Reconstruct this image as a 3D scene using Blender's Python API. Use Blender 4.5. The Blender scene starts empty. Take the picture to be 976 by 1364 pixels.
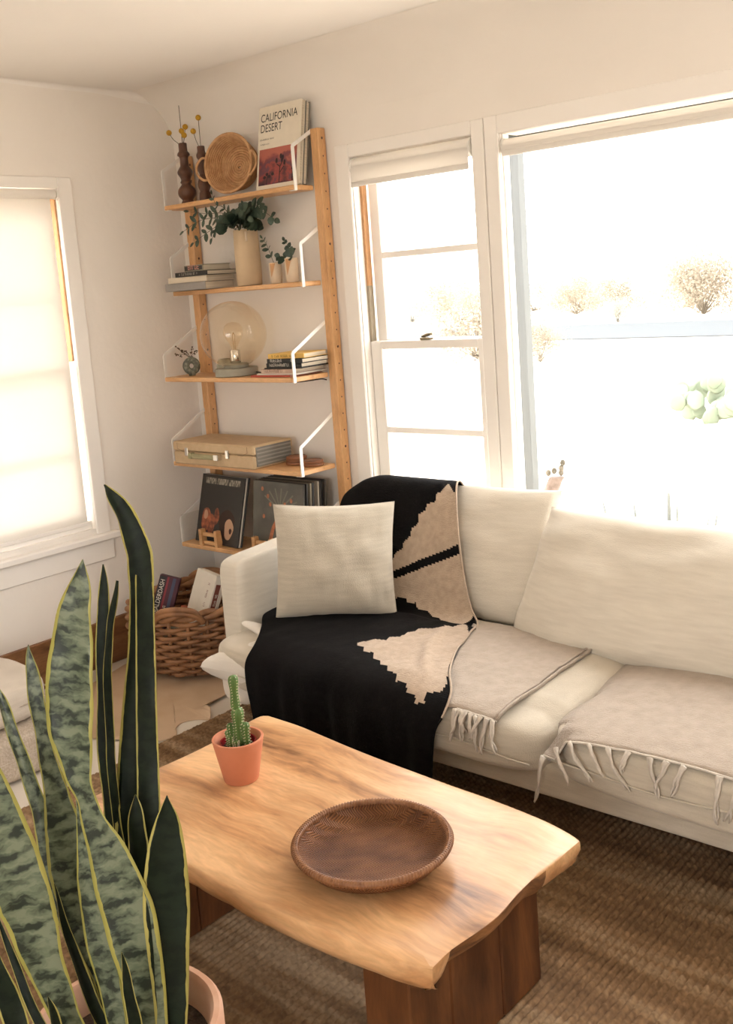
import bpy, math, random
from mathutils import Vector, Matrix, noise
from math import sin, cos, pi, radians as RAD

random.seed(11)
scene = bpy.context.scene
col = scene.collection

# ------------------------------------------------------------------ camera, world, sun, exposure
cam_d = bpy.data.cameras.new('camera'); cam = bpy.data.objects.new('camera', cam_d); col.objects.link(cam)
cam_d.sensor_fit = 'VERTICAL'; cam_d.sensor_height = 36.0; cam_d.lens = 36.0 * 1375.26 / 1364.0
cam_d.shift_y = -84.9 / 1364.0; cam_d.clip_start = 0.05; cam_d.clip_end = 2000
YAW, PITCH, ROLL = 0.71931, 0.15556, -0.07361
fw = Vector((-sin(YAW) * cos(PITCH), cos(YAW) * cos(PITCH), -sin(PITCH)))
rt = fw.cross(Vector((0, 0, 1))).normalized(); up = rt.cross(fw)
rt, up = cos(ROLL) * rt + sin(ROLL) * up, -sin(ROLL) * rt + cos(ROLL) * up
m3 = Matrix((rt, up, -fw)).transposed()
cam.matrix_world = Matrix.Translation((0, 0, 1.6)) @ m3.to_4x4()
scene.camera = cam

world = bpy.data.worlds.new('sky'); scene.world = world; world.use_nodes = True
bg = world.node_tree.nodes['Background']
bg.inputs['Color'].default_value = (1.0, 0.99, 0.972, 1); bg.inputs['Strength'].default_value = 5.0

sun_d = bpy.data.lights.new('sun', 'SUN'); sun_d.energy = 2.2; sun_d.angle = RAD(6); sun_d.color = (1.0, 0.95, 0.87)
sun = bpy.data.objects.new('sun', sun_d); col.objects.link(sun)
sun.rotation_euler = Vector((0.80, 0.16, -0.58)).to_track_quat('-Z', 'Y').to_euler()   # travels to +X: low sun on the west wall

def portal(name, loc, rot, sx, sy):
    d = bpy.data.lights.new(name, 'AREA'); d.shape = 'RECTANGLE'; d.size = sx; d.size_y = sy
    d.cycles.is_portal = True
    o = bpy.data.objects.new(name, d); col.objects.link(o); o.location = loc; o.rotation_euler = rot
portal('portal_picture_window', (-1.02, 3.40, 1.35), (RAD(-90), 0, 0), 2.14, 1.5)
portal('portal_sash_window', (-2.50, 3.40, 1.35), (RAD(-90), 0, 0), 0.60, 1.5)
portal('portal_fill_window', (0.0, -2.68, 1.45), (RAD(90), 0, 0), 2.2, 1.3)  # sky portal of the added, unseen fill window

scene.view_settings.view_transform = 'Standard'; scene.view_settings.look = 'None'
scene.view_settings.exposure = 0.97; scene.view_settings.gamma = 1.0; scene.view_settings.use_curve_mapping = False
scene.cycles.use_denoising = True
scene.cycles.max_bounces = 10; scene.cycles.diffuse_bounces = 6; scene.cycles.transparent_max_bounces = 24
scene.cycles.sample_clamp_indirect = 6.0

# ------------------------------------------------------------------ materials
MATS = {}
def mat(name, c1, c2=None, rough=0.6, scale=8.0, detail=4.0, bump=None, metallic=0.0, stretch=(1, 1, 1), spec=0.5, contrast=(0.35, 0.65),
        wave=None, coat=0.0):
    """Principled with an object-space noise between two colours; bump=(scale, strength, distance[, stretch])"""
    if name in MATS: return MATS[name]
    m = bpy.data.materials.new(name); m.use_nodes = True; nt = m.node_tree; N = nt.nodes; L = nt.links
    b = N['Principled BSDF']
    b.inputs['Roughness'].default_value = rough; b.inputs['Metallic'].default_value = metallic
    b.inputs['Specular IOR Level'].default_value = spec
    b.inputs['Coat Weight'].default_value = coat; b.inputs['Coat Roughness'].default_value = 0.25
    tc = N.new('ShaderNodeTexCoord')
    if c2 is None:
        c2 = tuple(v * 0.90 for v in c1)
    mp = N.new('ShaderNodeMapping'); mp.inputs['Scale'].default_value = stretch; L.new(tc.outputs['Object'], mp.inputs['Vector'])
    n = N.new('ShaderNodeTexNoise'); n.inputs['Scale'].default_value = scale; n.inputs['Detail'].default_value = detail
    L.new(mp.outputs[0], n.inputs['Vector'])
    r = N.new('ShaderNodeValToRGB'); r.color_ramp.elements[0].position = contrast[0]; r.color_ramp.elements[1].position = contrast[1]
    r.color_ramp.elements[0].color = (*c1, 1); r.color_ramp.elements[1].color = (*c2, 1)
    L.new(n.outputs['Fac'], r.inputs[0]); out = r.outputs[0]
    L.new(out, b.inputs['Base Color'])
    if bump:
        mp2 = N.new('ShaderNodeMapping'); mp2.inputs['Scale'].default_value = bump[3] if len(bump) > 3 else (1, 1, 1)
        L.new(tc.outputs['Object'], mp2.inputs['Vector'])
        n2 = N.new('ShaderNodeTexNoise'); n2.inputs['Scale'].default_value = bump[0]; n2.inputs['Detail'].default_value = 3
        L.new(mp2.outputs[0], n2.inputs['Vector'])
        bp = N.new('ShaderNodeBump'); bp.inputs['Strength'].default_value = bump[1]; bp.inputs['Distance'].default_value = bump[2]
        L.new(n2.outputs['Fac'], bp.inputs['Height']); L.new(bp.outputs[0], b.inputs['Normal'])
    MATS[name] = m
    return m

def weave_mat(name, c1, c2, pitch=0.0022, rough=0.95, strength=0.5, mottled=6.0):
    """plain linen weave: two crossed wave bumps and slubby colour"""
    m = mat(name, c1, c2, rough=rough, scale=mottled * 14 if mottled < 10 else mottled, detail=4, spec=0.15, stretch=(.12, .12, 1) if mottled < 10 else (1, 1, 1), contrast=(.3, .7))
    nt = m.node_tree; N = nt.nodes; L = nt.links; b = N['Principled BSDF']
    b.inputs['Sheen Weight'].default_value = 0.25 if c1[0] > .1 else 0.0; b.inputs['Sheen Roughness'].default_value = 0.5
    tc = N.new('ShaderNodeTexCoord'); hs = []
    for st in ((1, 6, 6), (6, 1, 6), (6, 6, 1)):
        mp = N.new('ShaderNodeMapping'); mp.inputs['Scale'].default_value = st; L.new(tc.outputs['Object'], mp.inputs[0])
        n = N.new('ShaderNodeTexNoise'); n.inputs['Scale'].default_value = 0.22 / pitch; n.inputs['Detail'].default_value = 1
        L.new(mp.outputs[0], n.inputs['Vector']); hs.append(n.outputs['Fac'])
    a = N.new('ShaderNodeMath'); a.operation = 'ADD'; L.new(hs[0], a.inputs[0]); L.new(hs[1], a.inputs[1])
    a2 = N.new('ShaderNodeMath'); a2.operation = 'ADD'; L.new(a.outputs[0], a2.inputs[0]); L.new(hs[2], a2.inputs[1])
    bp = N.new('ShaderNodeBump'); bp.inputs['Strength'].default_value = strength; bp.inputs['Distance'].default_value = 0.0015
    L.new(a2.outputs[0], bp.inputs['Height']); L.new(bp.outputs[0], b.inputs['Normal'])
    return m

def wood_mat(name, light, mid, dark, axis='X', scale=1.0, rough=0.38, spec=0.5, knots=0.6, coat=0.0):
    """streaky long-grain wood"""
    m = bpy.data.materials.new(name); m.use_nodes = True; nt = m.node_tree; N = nt.nodes; L = nt.links
    b = N['Principled BSDF']; b.inputs['Roughness'].default_value = rough; b.inputs['Specular IOR Level'].default_value = spec
    b.inputs['Coat Weight'].default_value = coat; b.inputs['Coat Roughness'].default_value = 0.3
    tc = N.new('ShaderNodeTexCoord')
    s = {'X': (0.9, 6, 6), 'Y': (6, 0.9, 6), 'Z': (6, 6, 0.9)}[axis]
    warp = N.new('ShaderNodeTexNoise'); warp.inputs['Scale'].default_value = 2.2 * scale; warp.inputs['Detail'].default_value = 2
    L.new(tc.outputs['Object'], warp.inputs['Vector'])
    mixv = N.new('ShaderNodeVectorMath'); mixv.operation = 'MULTIPLY_ADD'
    mixv.inputs[1].default_value = (0.16 * knots / scale,) * 3; L.new(warp.outputs['Color'], mixv.inputs[0]); L.new(tc.outputs['Object'], mixv.inputs[2])
    mp = N.new('ShaderNodeMapping'); mp.inputs['Scale'].default_value = tuple(v * scale for v in s); L.new(mixv.outputs[0], mp.inputs[0])
    n1 = N.new('ShaderNodeTexNoise'); n1.inputs['Scale'].default_value = 1.6; n1.inputs['Detail'].default_value = 6; n1.inputs['Roughness'].default_value = 0.62
    L.new(mp.outputs[0], n1.inputs['Vector'])
    r = N.new('ShaderNodeValToRGB'); e = r.color_ramp.elements
    e[0].position = 0.30; e[0].color = (*dark, 1); e[1].position = 0.62; e[1].color = (*light, 1)
    k = r.color_ramp.elements.new(0.43); k.color = (*mid, 1)
    L.new(n1.outputs['Fac'], r.inputs[0])
    mp3 = N.new('ShaderNodeMapping'); mp3.inputs['Scale'].default_value = tuple(v * scale * 9 for v in s); L.new(mixv.outputs[0], mp3.inputs[0])
    n3 = N.new('ShaderNodeTexNoise'); n3.inputs['Scale'].default_value = 2.0; n3.inputs['Detail'].default_value = 3; L.new(mp3.outputs[0], n3.inputs['Vector'])
    mx = N.new('ShaderNodeMix'); mx.data_type = 'RGBA'; mx.blend_type = 'MULTIPLY'; mx.inputs[0].default_value = 0.45
    L.new(r.outputs[0], mx.inputs[6]); L.new(n3.outputs['Color'], mx.inputs[7])
    bw = N.new('ShaderNodeRGBToBW'); L.new(n3.outputs['Color'], bw.inputs[0])
    cm = N.new('ShaderNodeCombineColor'); [L.new(bw.outputs[0], cm.inputs[i]) for i in range(3)]
    br = N.new('ShaderNodeBrightContrast'); br.inputs['Bright'].default_value = 0.42; br.inputs['Contrast'].default_value = 0.6; L.new(cm.outputs[0], br.inputs[0])
    L.new(br.outputs[0], mx.inputs[7]); L.new(mx.outputs[2], b.inputs['Base Color'])
    bp = N.new('ShaderNodeBump'); bp.inputs['Strength'].default_value = 0.12; bp.inputs['Distance'].default_value = 0.002
    L.new(n3.outputs['Fac'], bp.inputs['Height']); L.new(bp.outputs[0], b.inputs['Normal'])
    MATS[name] = m
    return m

def glass_mat(name, tint=(1, 1, 1), ior=1.45, boost=1.0):
    """thin clear glass: straight-through transmission plus a Fresnel reflection"""
    m = bpy.data.materials.new(name); m.use_nodes = True; nt = m.node_tree; N = nt.nodes; L = nt.links
    N.remove(N['Principled BSDF']); out = N['Material Output']
    t = N.new('ShaderNodeBsdfTransparent'); t.inputs[0].default_value = (*tint, 1)
    g = N.new('ShaderNodeBsdfGlossy'); g.inputs['Roughness'].default_value = 0.02; g.inputs[0].default_value = (boost, boost, boost, 1)
    f = N.new('ShaderNodeFresnel'); ge = N.new('ShaderNodeNewGeometry'); mi = N.new('ShaderNodeMix')   # same reflectance from either side
    L.new(ge.outputs['Backfacing'], mi.inputs[0]); mi.inputs[2].default_value = ior; mi.inputs[3].default_value = 1 / ior; L.new(mi.outputs[0], f.inputs['IOR'])
    mx = N.new('ShaderNodeMixShader'); L.new(f.outputs[0], mx.inputs[0]); L.new(t.outputs[0], mx.inputs[1]); L.new(g.outputs[0], mx.inputs[2])
    L.new(mx.outputs[0], out.inputs[0]); MATS[name] = m
    return m

def cloth_shade_mat(name, color, through):
    m = bpy.data.materials.new(name); m.use_nodes = True; nt = m.node_tree; N = nt.nodes; L = nt.links
    N.remove(N['Principled BSDF']); out = N['Material Output']
    d = N.new('ShaderNodeBsdfDiffuse'); d.inputs[0].default_value = (*color, 1)
    t = N.new('ShaderNodeBsdfTranslucent'); t.inputs[0].default_value = (*color, 1)
    mx = N.new('ShaderNodeMixShader'); mx.inputs[0].default_value = through
    L.new(d.outputs[0], mx.inputs[1]); L.new(t.outputs[0], mx.inputs[2]); L.new(mx.outputs[0], out.inputs[0]); MATS[name] = m
    return m

M_wall = mat('plaster_wall', (0.835, 0.79, 0.735), (0.86, 0.815, 0.76), rough=0.9, scale=3, bump=(38, 0.22, 0.004), spec=0.2)
M_ceil = mat('plaster_ceiling', (0.88, 0.85, 0.81), (0.90, 0.87, 0.83), rough=0.9, scale=2, bump=(14, 0.2, 0.006), spec=0.2)
M_trim = mat('painted_trim', (0.86, 0.825, 0.78), (0.88, 0.845, 0.80), rough=0.45, scale=6, bump=(25, 0.05, 0.002))
M_floor = mat('painted_floor', (0.72, 0.66, 0.58), (0.60, 0.54, 0.46), rough=0.5, scale=4, detail=8)
M_base = wood_mat('baseboard_wood', (0.30, 0.145, 0.06), (0.22, 0.10, 0.04), (0.12, 0.05, 0.02), 'Y', 2.0, 0.5)
M_raw = wood_mat('raw_wood', (0.62, 0.36, 0.18), (0.52, 0.28, 0.13), (0.36, 0.18, 0.08), 'Z', 3.0, 0.7)
M_dirty = mat('weathered_track', (0.42, 0.36, 0.27), (0.16, 0.13, 0.09), rough=0.8, scale=22, detail=6, stretch=(1, 1, .25))
M_greyframe = mat('grey_window_frame', (0.085, 0.095, 0.093), (0.075, 0.083, 0.08), rough=0.5, stretch=(8, 8, 0.6))
M_glass = glass_mat('window_glass')
M_shade = cloth_shade_mat('shade_cloth', (0.86, 0.83, 0.785), 0.30)
M_white = mat('white_paint', (0.86, 0.84, 0.80), (0.82, 0.80, 0.76), rough=0.35, scale=3)
M_bamboo = wood_mat('bamboo', (0.72, 0.42, 0.20), (0.66, 0.37, 0.165), (0.52, 0.27, 0.11), 'X', 2.5, 0.42, knots=.15)
M_bamboov = wood_mat('bamboo_upright', (0.72, 0.42, 0.20), (0.66, 0.37, 0.165), (0.52, 0.27, 0.11), 'Z', 2.5, 0.42, knots=.15)
M_linen = weave_mat('linen', (0.71, 0.655, 0.56), (0.64, 0.585, 0.495), 0.0022)
M_linen2 = weave_mat('linen_seat', (0.60, 0.535, 0.435), (0.51, 0.45, 0.36), 0.0024)
M_pillow = weave_mat('pillow_linen', (0.58, 0.525, 0.43), (0.50, 0.45, 0.365), 0.0024)
M_sheet = weave_mat('white_cotton', (0.76, 0.71, 0.64), (0.70, 0.65, 0.58), 0.0018, strength=.3)
M_throw = weave_mat('cream_throw', (0.46, 0.385, 0.315), (0.39, 0.32, 0.255), 0.0035, strength=1.0, mottled=30)
M_fringe = mat('fringe_yarn', (0.66, 0.60, 0.52), (0.56, 0.50, 0.43), rough=0.95, scale=60, spec=.1)
M_black = weave_mat('black_wool', (0.0035, 0.003, 0.003), (0.007, 0.006, 0.006), 0.0035, strength=.9, mottled=60)
M_cream = weave_mat('cream_wool', (0.52, 0.405, 0.305), (0.42, 0.32, 0.235), 0.0035, strength=.9, mottled=45)
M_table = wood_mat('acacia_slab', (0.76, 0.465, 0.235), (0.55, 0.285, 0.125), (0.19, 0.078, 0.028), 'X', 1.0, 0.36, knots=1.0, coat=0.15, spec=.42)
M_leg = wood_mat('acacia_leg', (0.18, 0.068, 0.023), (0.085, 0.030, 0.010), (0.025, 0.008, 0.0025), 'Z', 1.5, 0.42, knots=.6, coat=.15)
M_bark = wood_mat('live_edge', (0.36, 0.165, 0.06), (0.13, 0.055, 0.02), (0.015, 0.007, 0.003), 'Y', 3.0, 0.7, knots=1.5)
M_terra = mat('terracotta', (0.66, 0.26, 0.15), (0.60, 0.225, 0.125), rough=0.75, scale=9, bump=(60, .1, .001), spec=.25)
M_terra2 = mat('weathered_terracotta', (0.56, 0.30, 0.19), (0.66, 0.44, 0.32), rough=0.8, scale=7, detail=7, bump=(60, .15, .001), spec=.25)
M_redpot = mat('red_plastic', (0.25, 0.012, 0.016), (0.20, 0.01, 0.012), rough=0.25)
M_soil = mat('soil', (0.030, 0.019, 0.012), (0.07, 0.045, 0.03), rough=1, scale=60, bump=(90, 1, .01))
M_cactus = mat('cactus_skin', (0.075, 0.155, 0.035), (0.12, 0.22, 0.055), rough=0.55, scale=18)
M_spine = mat('spines', (0.72, 0.66, 0.48), rough=0.8)
M_bowl = None
M_rattan = mat('rattan_rod', (0.36, 0.175, 0.078), (0.17, 0.075, 0.031), rough=0.55, scale=14, detail=6, contrast=(.35, .7), bump=(50, .4, .003))
M_coil = mat('coiled_palm', (0.60, 0.36, 0.18), (0.44, 0.235, 0.105), rough=0.8, scale=40, bump=(120, .6, .002))
M_walnut = wood_mat('dark_turned_wood', (0.13, 0.052, 0.026), (0.085, 0.032, 0.016), (0.04, 0.015, 0.008), 'Z', 3, .4)
M_stoneware = mat('cream_stoneware', (0.60, 0.46, 0.30), (0.53, 0.40, 0.26), rough=0.8, scale=9, bump=(70, .12, .001), spec=.2)
M_stonewhite = mat('pale_stoneware', (0.72, 0.60, 0.45), (0.66, 0.54, 0.40), rough=0.75, scale=12, spec=.2)
M_clay = mat('tan_clay', (0.56, 0.32, 0.16), (0.50, 0.28, 0.14), rough=.8, scale=20, spec=.2)
M_euc = mat('eucalyptus_leaf', (0.022, 0.042, 0.026), (0.055, 0.085, 0.055), rough=0.5, scale=9)
M_stem = mat('stem', (0.10, 0.085, 0.045), (0.06, 0.05, 0.03), rough=.7)
M_yellow = mat('craspedia_yellow', (0.62, 0.36, 0.035), (0.50, 0.27, 0.03), rough=.95, scale=90, bump=(200, .8, .003))
M_concrete = mat('concrete', (0.36, 0.335, 0.27), (0.30, 0.28, 0.225), rough=.85, scale=30, bump=(80, .2, .001))
M_chrome = mat('chrome', (0.80, 0.78, 0.74), rough=.12, metallic=1)
M_amber = glass_mat('amber_glass', (0.965, 0.925, 0.85), 1.5)
M_bulb = glass_mat('bulb_glass', (0.985, 0.95, 0.89), 1.35)
M_ring = mat('speckled_glaze', (0.085, 0.088, 0.062), (0.24, 0.235, 0.18), rough=.5, scale=70, contrast=(.45, .62))
M_sage = mat('sage_glaze', (0.33, 0.32, 0.25), (0.28, 0.27, 0.21), rough=.6)
M_dry = mat('dried_sprig', (0.10, 0.055, 0.03), (0.07, 0.05, 0.025), rough=.9)
M_case = mat('tan_leatherette', (0.56, 0.41, 0.245), (0.50, 0.36, 0.21), rough=.6, scale=30, bump=(180, .3, .0008))
M_grille = mat('grey_grille', (0.20, 0.19, 0.165), (0.165, 0.155, 0.135), rough=.6)
M_olive = mat('olive_handle', (0.33, 0.30, 0.16), rough=.45)
M_leather = mat('brown_leather', (0.27, 0.105, 0.042), (0.21, 0.08, 0.032), rough=.5, scale=18)
M_blackp = mat('black_plastic', (0.012, 0.012, 0.012), rough=.5)
M_ink = mat('black_ink', (0.03, 0.027, 0.024), rough=.7)
M_paper = mat('page_paper', (0.66, 0.58, 0.46), (0.50, 0.43, 0.33), rough=.9, scale=3, stretch=(1, 1, 120))
M_hide = mat('leather_hide', (0.58, 0.42, 0.285), (0.46, 0.32, 0.20), rough=.8, scale=3.5, detail=7, bump=(20, .2, .004))
M_acrylic = glass_mat('clear_acrylic', (.95, .95, .94), 1.3)

def flat(name, c, rough=.6): return mat(name, c, tuple(min(1, v * 1.06) for v in c), rough=rough, scale=25)

# ------------------------------------------------------------------ mesh building
class MB:
    def __init__(self): self.v = []; self.f = []; self.m = []; self.uv = None
    def add(self, vs, fs, mi=0):
        o = len(self.v); self.v += [tuple(v) for v in vs]; self.f += [tuple(i + o for i in f) for f in fs]; self.m += [mi] * len(fs)
        return self
    def box(self, a, b, mi=0):
        (x0, y0, z0), (x1, y1, z1) = [tuple(min(p, q) for p, q in zip(a, b)), tuple(max(p, q) for p, q in zip(a, b))]
        vs = [(x0, y0, z0), (x1, y0, z0), (x1, y1, z0), (x0, y1, z0), (x0, y0, z1), (x1, y0, z1), (x1, y1, z1), (x0, y1, z1)]
        return self.add(vs, [(0, 3, 2, 1), (4, 5, 6, 7), (0, 1, 5, 4), (1, 2, 6, 5), (2, 3, 7, 6), (3, 0, 4, 7)], mi)
    def bbox(self, a, b, r=0.003, mi=0):
        """box with chamfered edges"""
        lo = [min(p, q) for p, q in zip(a, b)]; hi = [max(p, q) for p, q in zip(a, b)]
        r = min(r, *[(h - l) * .45 for l, h in zip(lo, hi)])
        vs = []; idx = {}
        for sx in (0, 1):
            for sy in (0, 1):
                for sz in (0, 1):
                    c = [hi[i] if s else lo[i] for i, s in enumerate((sx, sy, sz))]; d = [-r if s else r for s in (sx, sy, sz)]
                    for k in range(3):
                        p = [c[i] + (0 if i == k else d[i]) for i in range(3)]
                        idx[(sx, sy, sz, k)] = len(vs); vs.append(p)
        fs = []
        for k in range(3):
            i, j = [(1, 2), (2, 0), (0, 1)][k]
            for s in (0, 1):
                q = []
                for (u, w) in ((0, 0), (1, 0), (1, 1), (0, 1)):
                    t = [0, 0, 0]; t[k] = s; t[i] = u; t[j] = w; q.append(idx[(*t, k)])
                fs.append(q if s else q[::-1])
        for k in range(3):
            i, j = [(1, 2), (2, 0), (0, 1)][k]
            for u in (0, 1):
                for w in (0, 1):
                    t0 = [0, 0, 0]; t0[i] = u; t0[j] = w; t1 = list(t0); t1[k] = 1
                    q = [idx[(*t0, i)], idx[(*t1, i)], idx[(*t1, j)], idx[(*t0, j)]]
                    fs.append(q)
        for sx in (0, 1):
            for sy in (0, 1):
                for sz in (0, 1): fs.append([idx[(sx, sy, sz, k)] for k in range(3)])
        return self.add(vs, fs, mi)
    def lathe(self, prof, c=(0, 0, 0), n=32, mi=0, cap0=False, cap1=False, fn=None):
        vs = []; fs = []
        for r, z in prof:
            for i in range(n):
                a = 2 * pi * i / n; rr = r if fn is None else r * fn(a, z)
                vs.append((c[0] + rr * cos(a), c[1] + rr * sin(a), c[2] + z))
        for j in range(len(prof) - 1):
            for i in range(n):
                k = (i + 1) % n; fs.append((j * n + i, j * n + k, (j + 1) * n + k, (j + 1) * n + i))
        if cap0: fs.append(tuple(range(n))[::-1])
        if cap1: fs.append(tuple((len(prof) - 1) * n + i for i in range(n)))
        return self.add(vs, fs, mi)
    def tube(self, pts, r, n=8, mi=0, closed=False, caps=True, flat_=1.0):
        pts = [Vector(p) for p in pts]; N = len(pts); rs = r if isinstance(r, (list, tuple)) else [r] * N
        t0 = (pts[1] - pts[0]).normalized(); ref = Vector((0, 0, 1)) if abs(t0.z) < .9 else Vector((1, 0, 0))
        u = t0.cross(ref).normalized(); vs = []
        for i in range(N):
            a = pts[(i - 1) % N] if (closed or i > 0) else pts[0]; b = pts[(i + 1) % N] if (closed or i < N - 1) else pts[-1]
            t = (b - a); t = t.normalized() if t.length > 1e-9 else t0
            u = (u - t * u.dot(t)); u = u.normalized() if u.length > 1e-6 else t.orthogonal().normalized(); w = t.cross(u)
            for k in range(n):
                A = 2 * pi * k / n; vs.append(pts[i] + (u * cos(A) + w * sin(A) * flat_) * rs[i])
        fs = []
        for i in range(N if closed else N - 1):
            j = (i + 1) % N
            for k in range(n):
                l = (k + 1) % n; fs.append((i * n + k, i * n + l, j * n + l, j * n + k))
        if caps and not closed: fs.append(tuple(range(n))[::-1]); fs.append(tuple((N - 1) * n + k for k in range(n)))
        return self.add(vs, fs, mi)
    def prism(self, poly, z0, z1, mi=0, axis='z'):
        n = len(poly)
        f = {'z': lambda p, h: (p[0], p[1], h), 'y': lambda p, h: (p[0], h, p[1]), 'x': lambda p, h: (h, p[0], p[1])}[axis]
        vs = [f(p, z0) for p in poly] + [f(p, z1) for p in poly]
        fs = [tuple(range(n))[::-1], tuple(range(n, 2 * n))] + [(i, (i + 1) % n, n + (i + 1) % n, n + i) for i in range(n)]
        return self.add(vs, fs, mi)
    def ball(self, c, r, n=12, mi=0, sq=(1, 1, 1)):
        prof = []
        h = n // 2 + 2
        vs = []; fs = []
        for j in range(h + 1):
            p = pi * j / h
            for i in range(n):
                a = 2 * pi * i / n
                vs.append((c[0] + r * sq[0] * sin(p) * cos(a), c[1] + r * sq[1] * sin(p) * sin(a), c[2] - r * sq[2] * cos(p)))
        for j in range(h):
            for i in range(n):
                k = (i + 1) % n; fs.append((j * n + i, j * n + k, (j + 1) * n + k, (j + 1) * n + i))
        return self.add(vs, fs, mi)
    def grid(self, fn, nu, nv, mi=0, flip=False):
        o = [fn(i / nu, j / nv) for j in range(nv + 1) for i in range(nu + 1)]
        fs = [(j * (nu + 1) + i, j * (nu + 1) + i + 1, (j + 1) * (nu + 1) + i + 1, (j + 1) * (nu + 1) + i) for j in range(nv) for i in range(nu)]
        if flip: fs = [f[::-1] for f in fs]
        return self.add(o, fs, mi)
    def rbox(self, c, h, k=8, n=10, mi=0, fn=None):
        """rounded (superquadric) box, centre c, half sizes h"""
        idx = {}; vs = []; fs = []
        def vid(p):
            key = tuple(round(q, 5) for q in p)
            if key not in idx:
                s = sum(abs(q) ** k for q in p) ** (1 / k); q = [a / s for a in p]
                w = [c[i] + q[i] * h[i] for i in range(3)]
                if fn: w = fn(q, w)
                idx[key] = len(vs); vs.append(tuple(w))
            return idx[key]
        T = [math.tan((2 * i / n - 1) * pi / 4) if False else (sin((2 * i / n - 1) * pi / 2) * .55 + (2 * i / n - 1) * .45) for i in range(n + 1)]
        for ax in range(3):
            for s in (-1, 1):
                def P(i, j):
                    p = [0, 0, 0]; p[ax] = s; p[(ax + 1) % 3] = T[i]; p[(ax + 2) % 3] = T[j]; return p
                for i in range(n):
                    for j in range(n):
                        q = [vid(P(i, j)), vid(P(i + 1, j)), vid(P(i + 1, j + 1)), vid(P(i, j + 1))]
                        fs.append(q if s > 0 else q[::-1])
        return self.add(vs, fs, mi)
    def build(self, name, mats, parent=None, smooth=True, world=False, sharp=None, recalc=False):
        me = bpy.data.meshes.new(name)
        vs = self.v
        if world and parent is not None:
            W = Vector((0, 0, 0)); p = parent
            while p is not None: W += p.location; p = p.parent
            vs = [(v[0] - W.x, v[1] - W.y, v[2] - W.z) for v in vs]
        me.from_pydata(vs, [], self.f)
        for mm in (mats if isinstance(mats, (list, tuple)) else [mats]): me.materials.append(mm)
        me.polygons.foreach_set('material_index', self.m)
        if smooth: me.polygons.foreach_set('use_smooth', [True] * len(self.f))
        if recalc:
            import bmesh
            b = bmesh.new(); b.from_mesh(me); bmesh.ops.recalc_face_normals(b, faces=b.faces); b.to_mesh(me); b.free()
        if smooth and sharp is not None: me.set_sharp_from_angle(angle=RAD(sharp))
        me.update()
        o = bpy.data.objects.new(name, me); col.objects.link(o)
        if parent is not None: o.parent = parent
        return o

def tag(o, label, cat, group=None, kind=None):
    o['label'] = label; o['category'] = cat
    if group: o['group'] = group
    if kind: o['kind'] = kind
    return o
def thing(name, label, cat, loc=(0, 0, 0), rot=(0, 0, 0), group=None):
    o = bpy.data.objects.new(name, None); o.empty_display_size = .05; col.objects.link(o); o.location = loc; o.rotation_euler = rot
    return tag(o, label, cat, group)
def struct(o): o['kind'] = 'structure'; return o
def smoothnoise(p, s=1.0): return noise.noise(Vector(p) * s)

def catmull(pts, n):
    out = []; P = [pts[0]] + list(pts) + [pts[-1]]
    for i in range(1, len(P) - 2):
        for k in range(n):
            t = k / n; a, b, c, d = P[i - 1], P[i], P[i + 1], P[i + 2]
            out.append(tuple(.5 * ((2 * b[j]) + (-a[j] + c[j]) * t + (2 * a[j] - 5 * b[j] + 4 * c[j] - d[j]) * t * t + (-a[j] + 3 * b[j] - 3 * c[j] + d[j]) * t ** 3) for j in range(len(b))))
    out.append(tuple(pts[-1])); return out

def lettering(text, size, mat_, parent, loc, rot, sx=1.0, name='lettering', align='LEFT', spacing=1.0):
    cu = bpy.data.curves.new(name, 'FONT'); cu.body = text; cu.size = size; cu.align_x = align; cu.space_character = spacing; cu.space_line = .92
    o = bpy.data.objects.new(name, cu); col.objects.link(o); cu.materials.append(mat_)
    dg = bpy.context.evaluated_depsgraph_get(); me = bpy.data.meshes.new_from_object(o.evaluated_get(dg))
    bpy.data.objects.remove(o)
    w = bpy.data.objects.new(name, me); col.objects.link(w); w.parent = parent; w.location = loc; w.rotation_euler = rot; w.scale = (sx, 1, 1)
    return w

def scribble(n, size, mat_, parent, loc, rot, seed=1, name='faint_print'):
    """a line of print too small to read: bare upright and cross strokes"""
    r = random.Random(seed); b = MB(); x = 0
    for k in range(n):
        w = size * r.uniform(.45, .7)
        if r.random() > .14:
            q = [(x, 0, x + size * .13, size)]
            if r.random() > .35: q.append((x + w - size * .13, 0, x + w, size * r.uniform(.6, 1)))
            for h in (0, .44, .87):
                if r.random() > .5: q.append((x, size * h, x + w, size * (h + .13)))
            for x0, y0, x1, y1 in q: b.add([(x0, y0, 0), (x1, y0, 0), (x1, y1, 0), (x0, y1, 0)], [(0, 1, 2, 3)])
        x += w + size * .2
    o = b.build(name, mat_, parent, False); o.location = loc; o.rotation_euler = rot; o['kind'] = 'stuff'
    return o

# ------------------------------------------------------------------ the room
WY, XL, CZ = 3.232, -3.885, 2.53          # window wall, west wall, ceiling
XR, YF, TH = 1.35, -2.60, 0.15
W2 = (-2.80, -2.207, 0.60, 2.112)          # sash window opening x0 x1 z0 z1
W3 = (-2.092, 0.05, 0.60, 2.100)           # picture window opening
W1 = (1.72, 2.572, 0.625, 2.10)            # west window opening y0 y1 z0 z1
struct(MB().box((XL - .3, YF - .3, -.25), (XR + .3, WY + .3, 0)).build('floor', M_floor, smooth=False))
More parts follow.
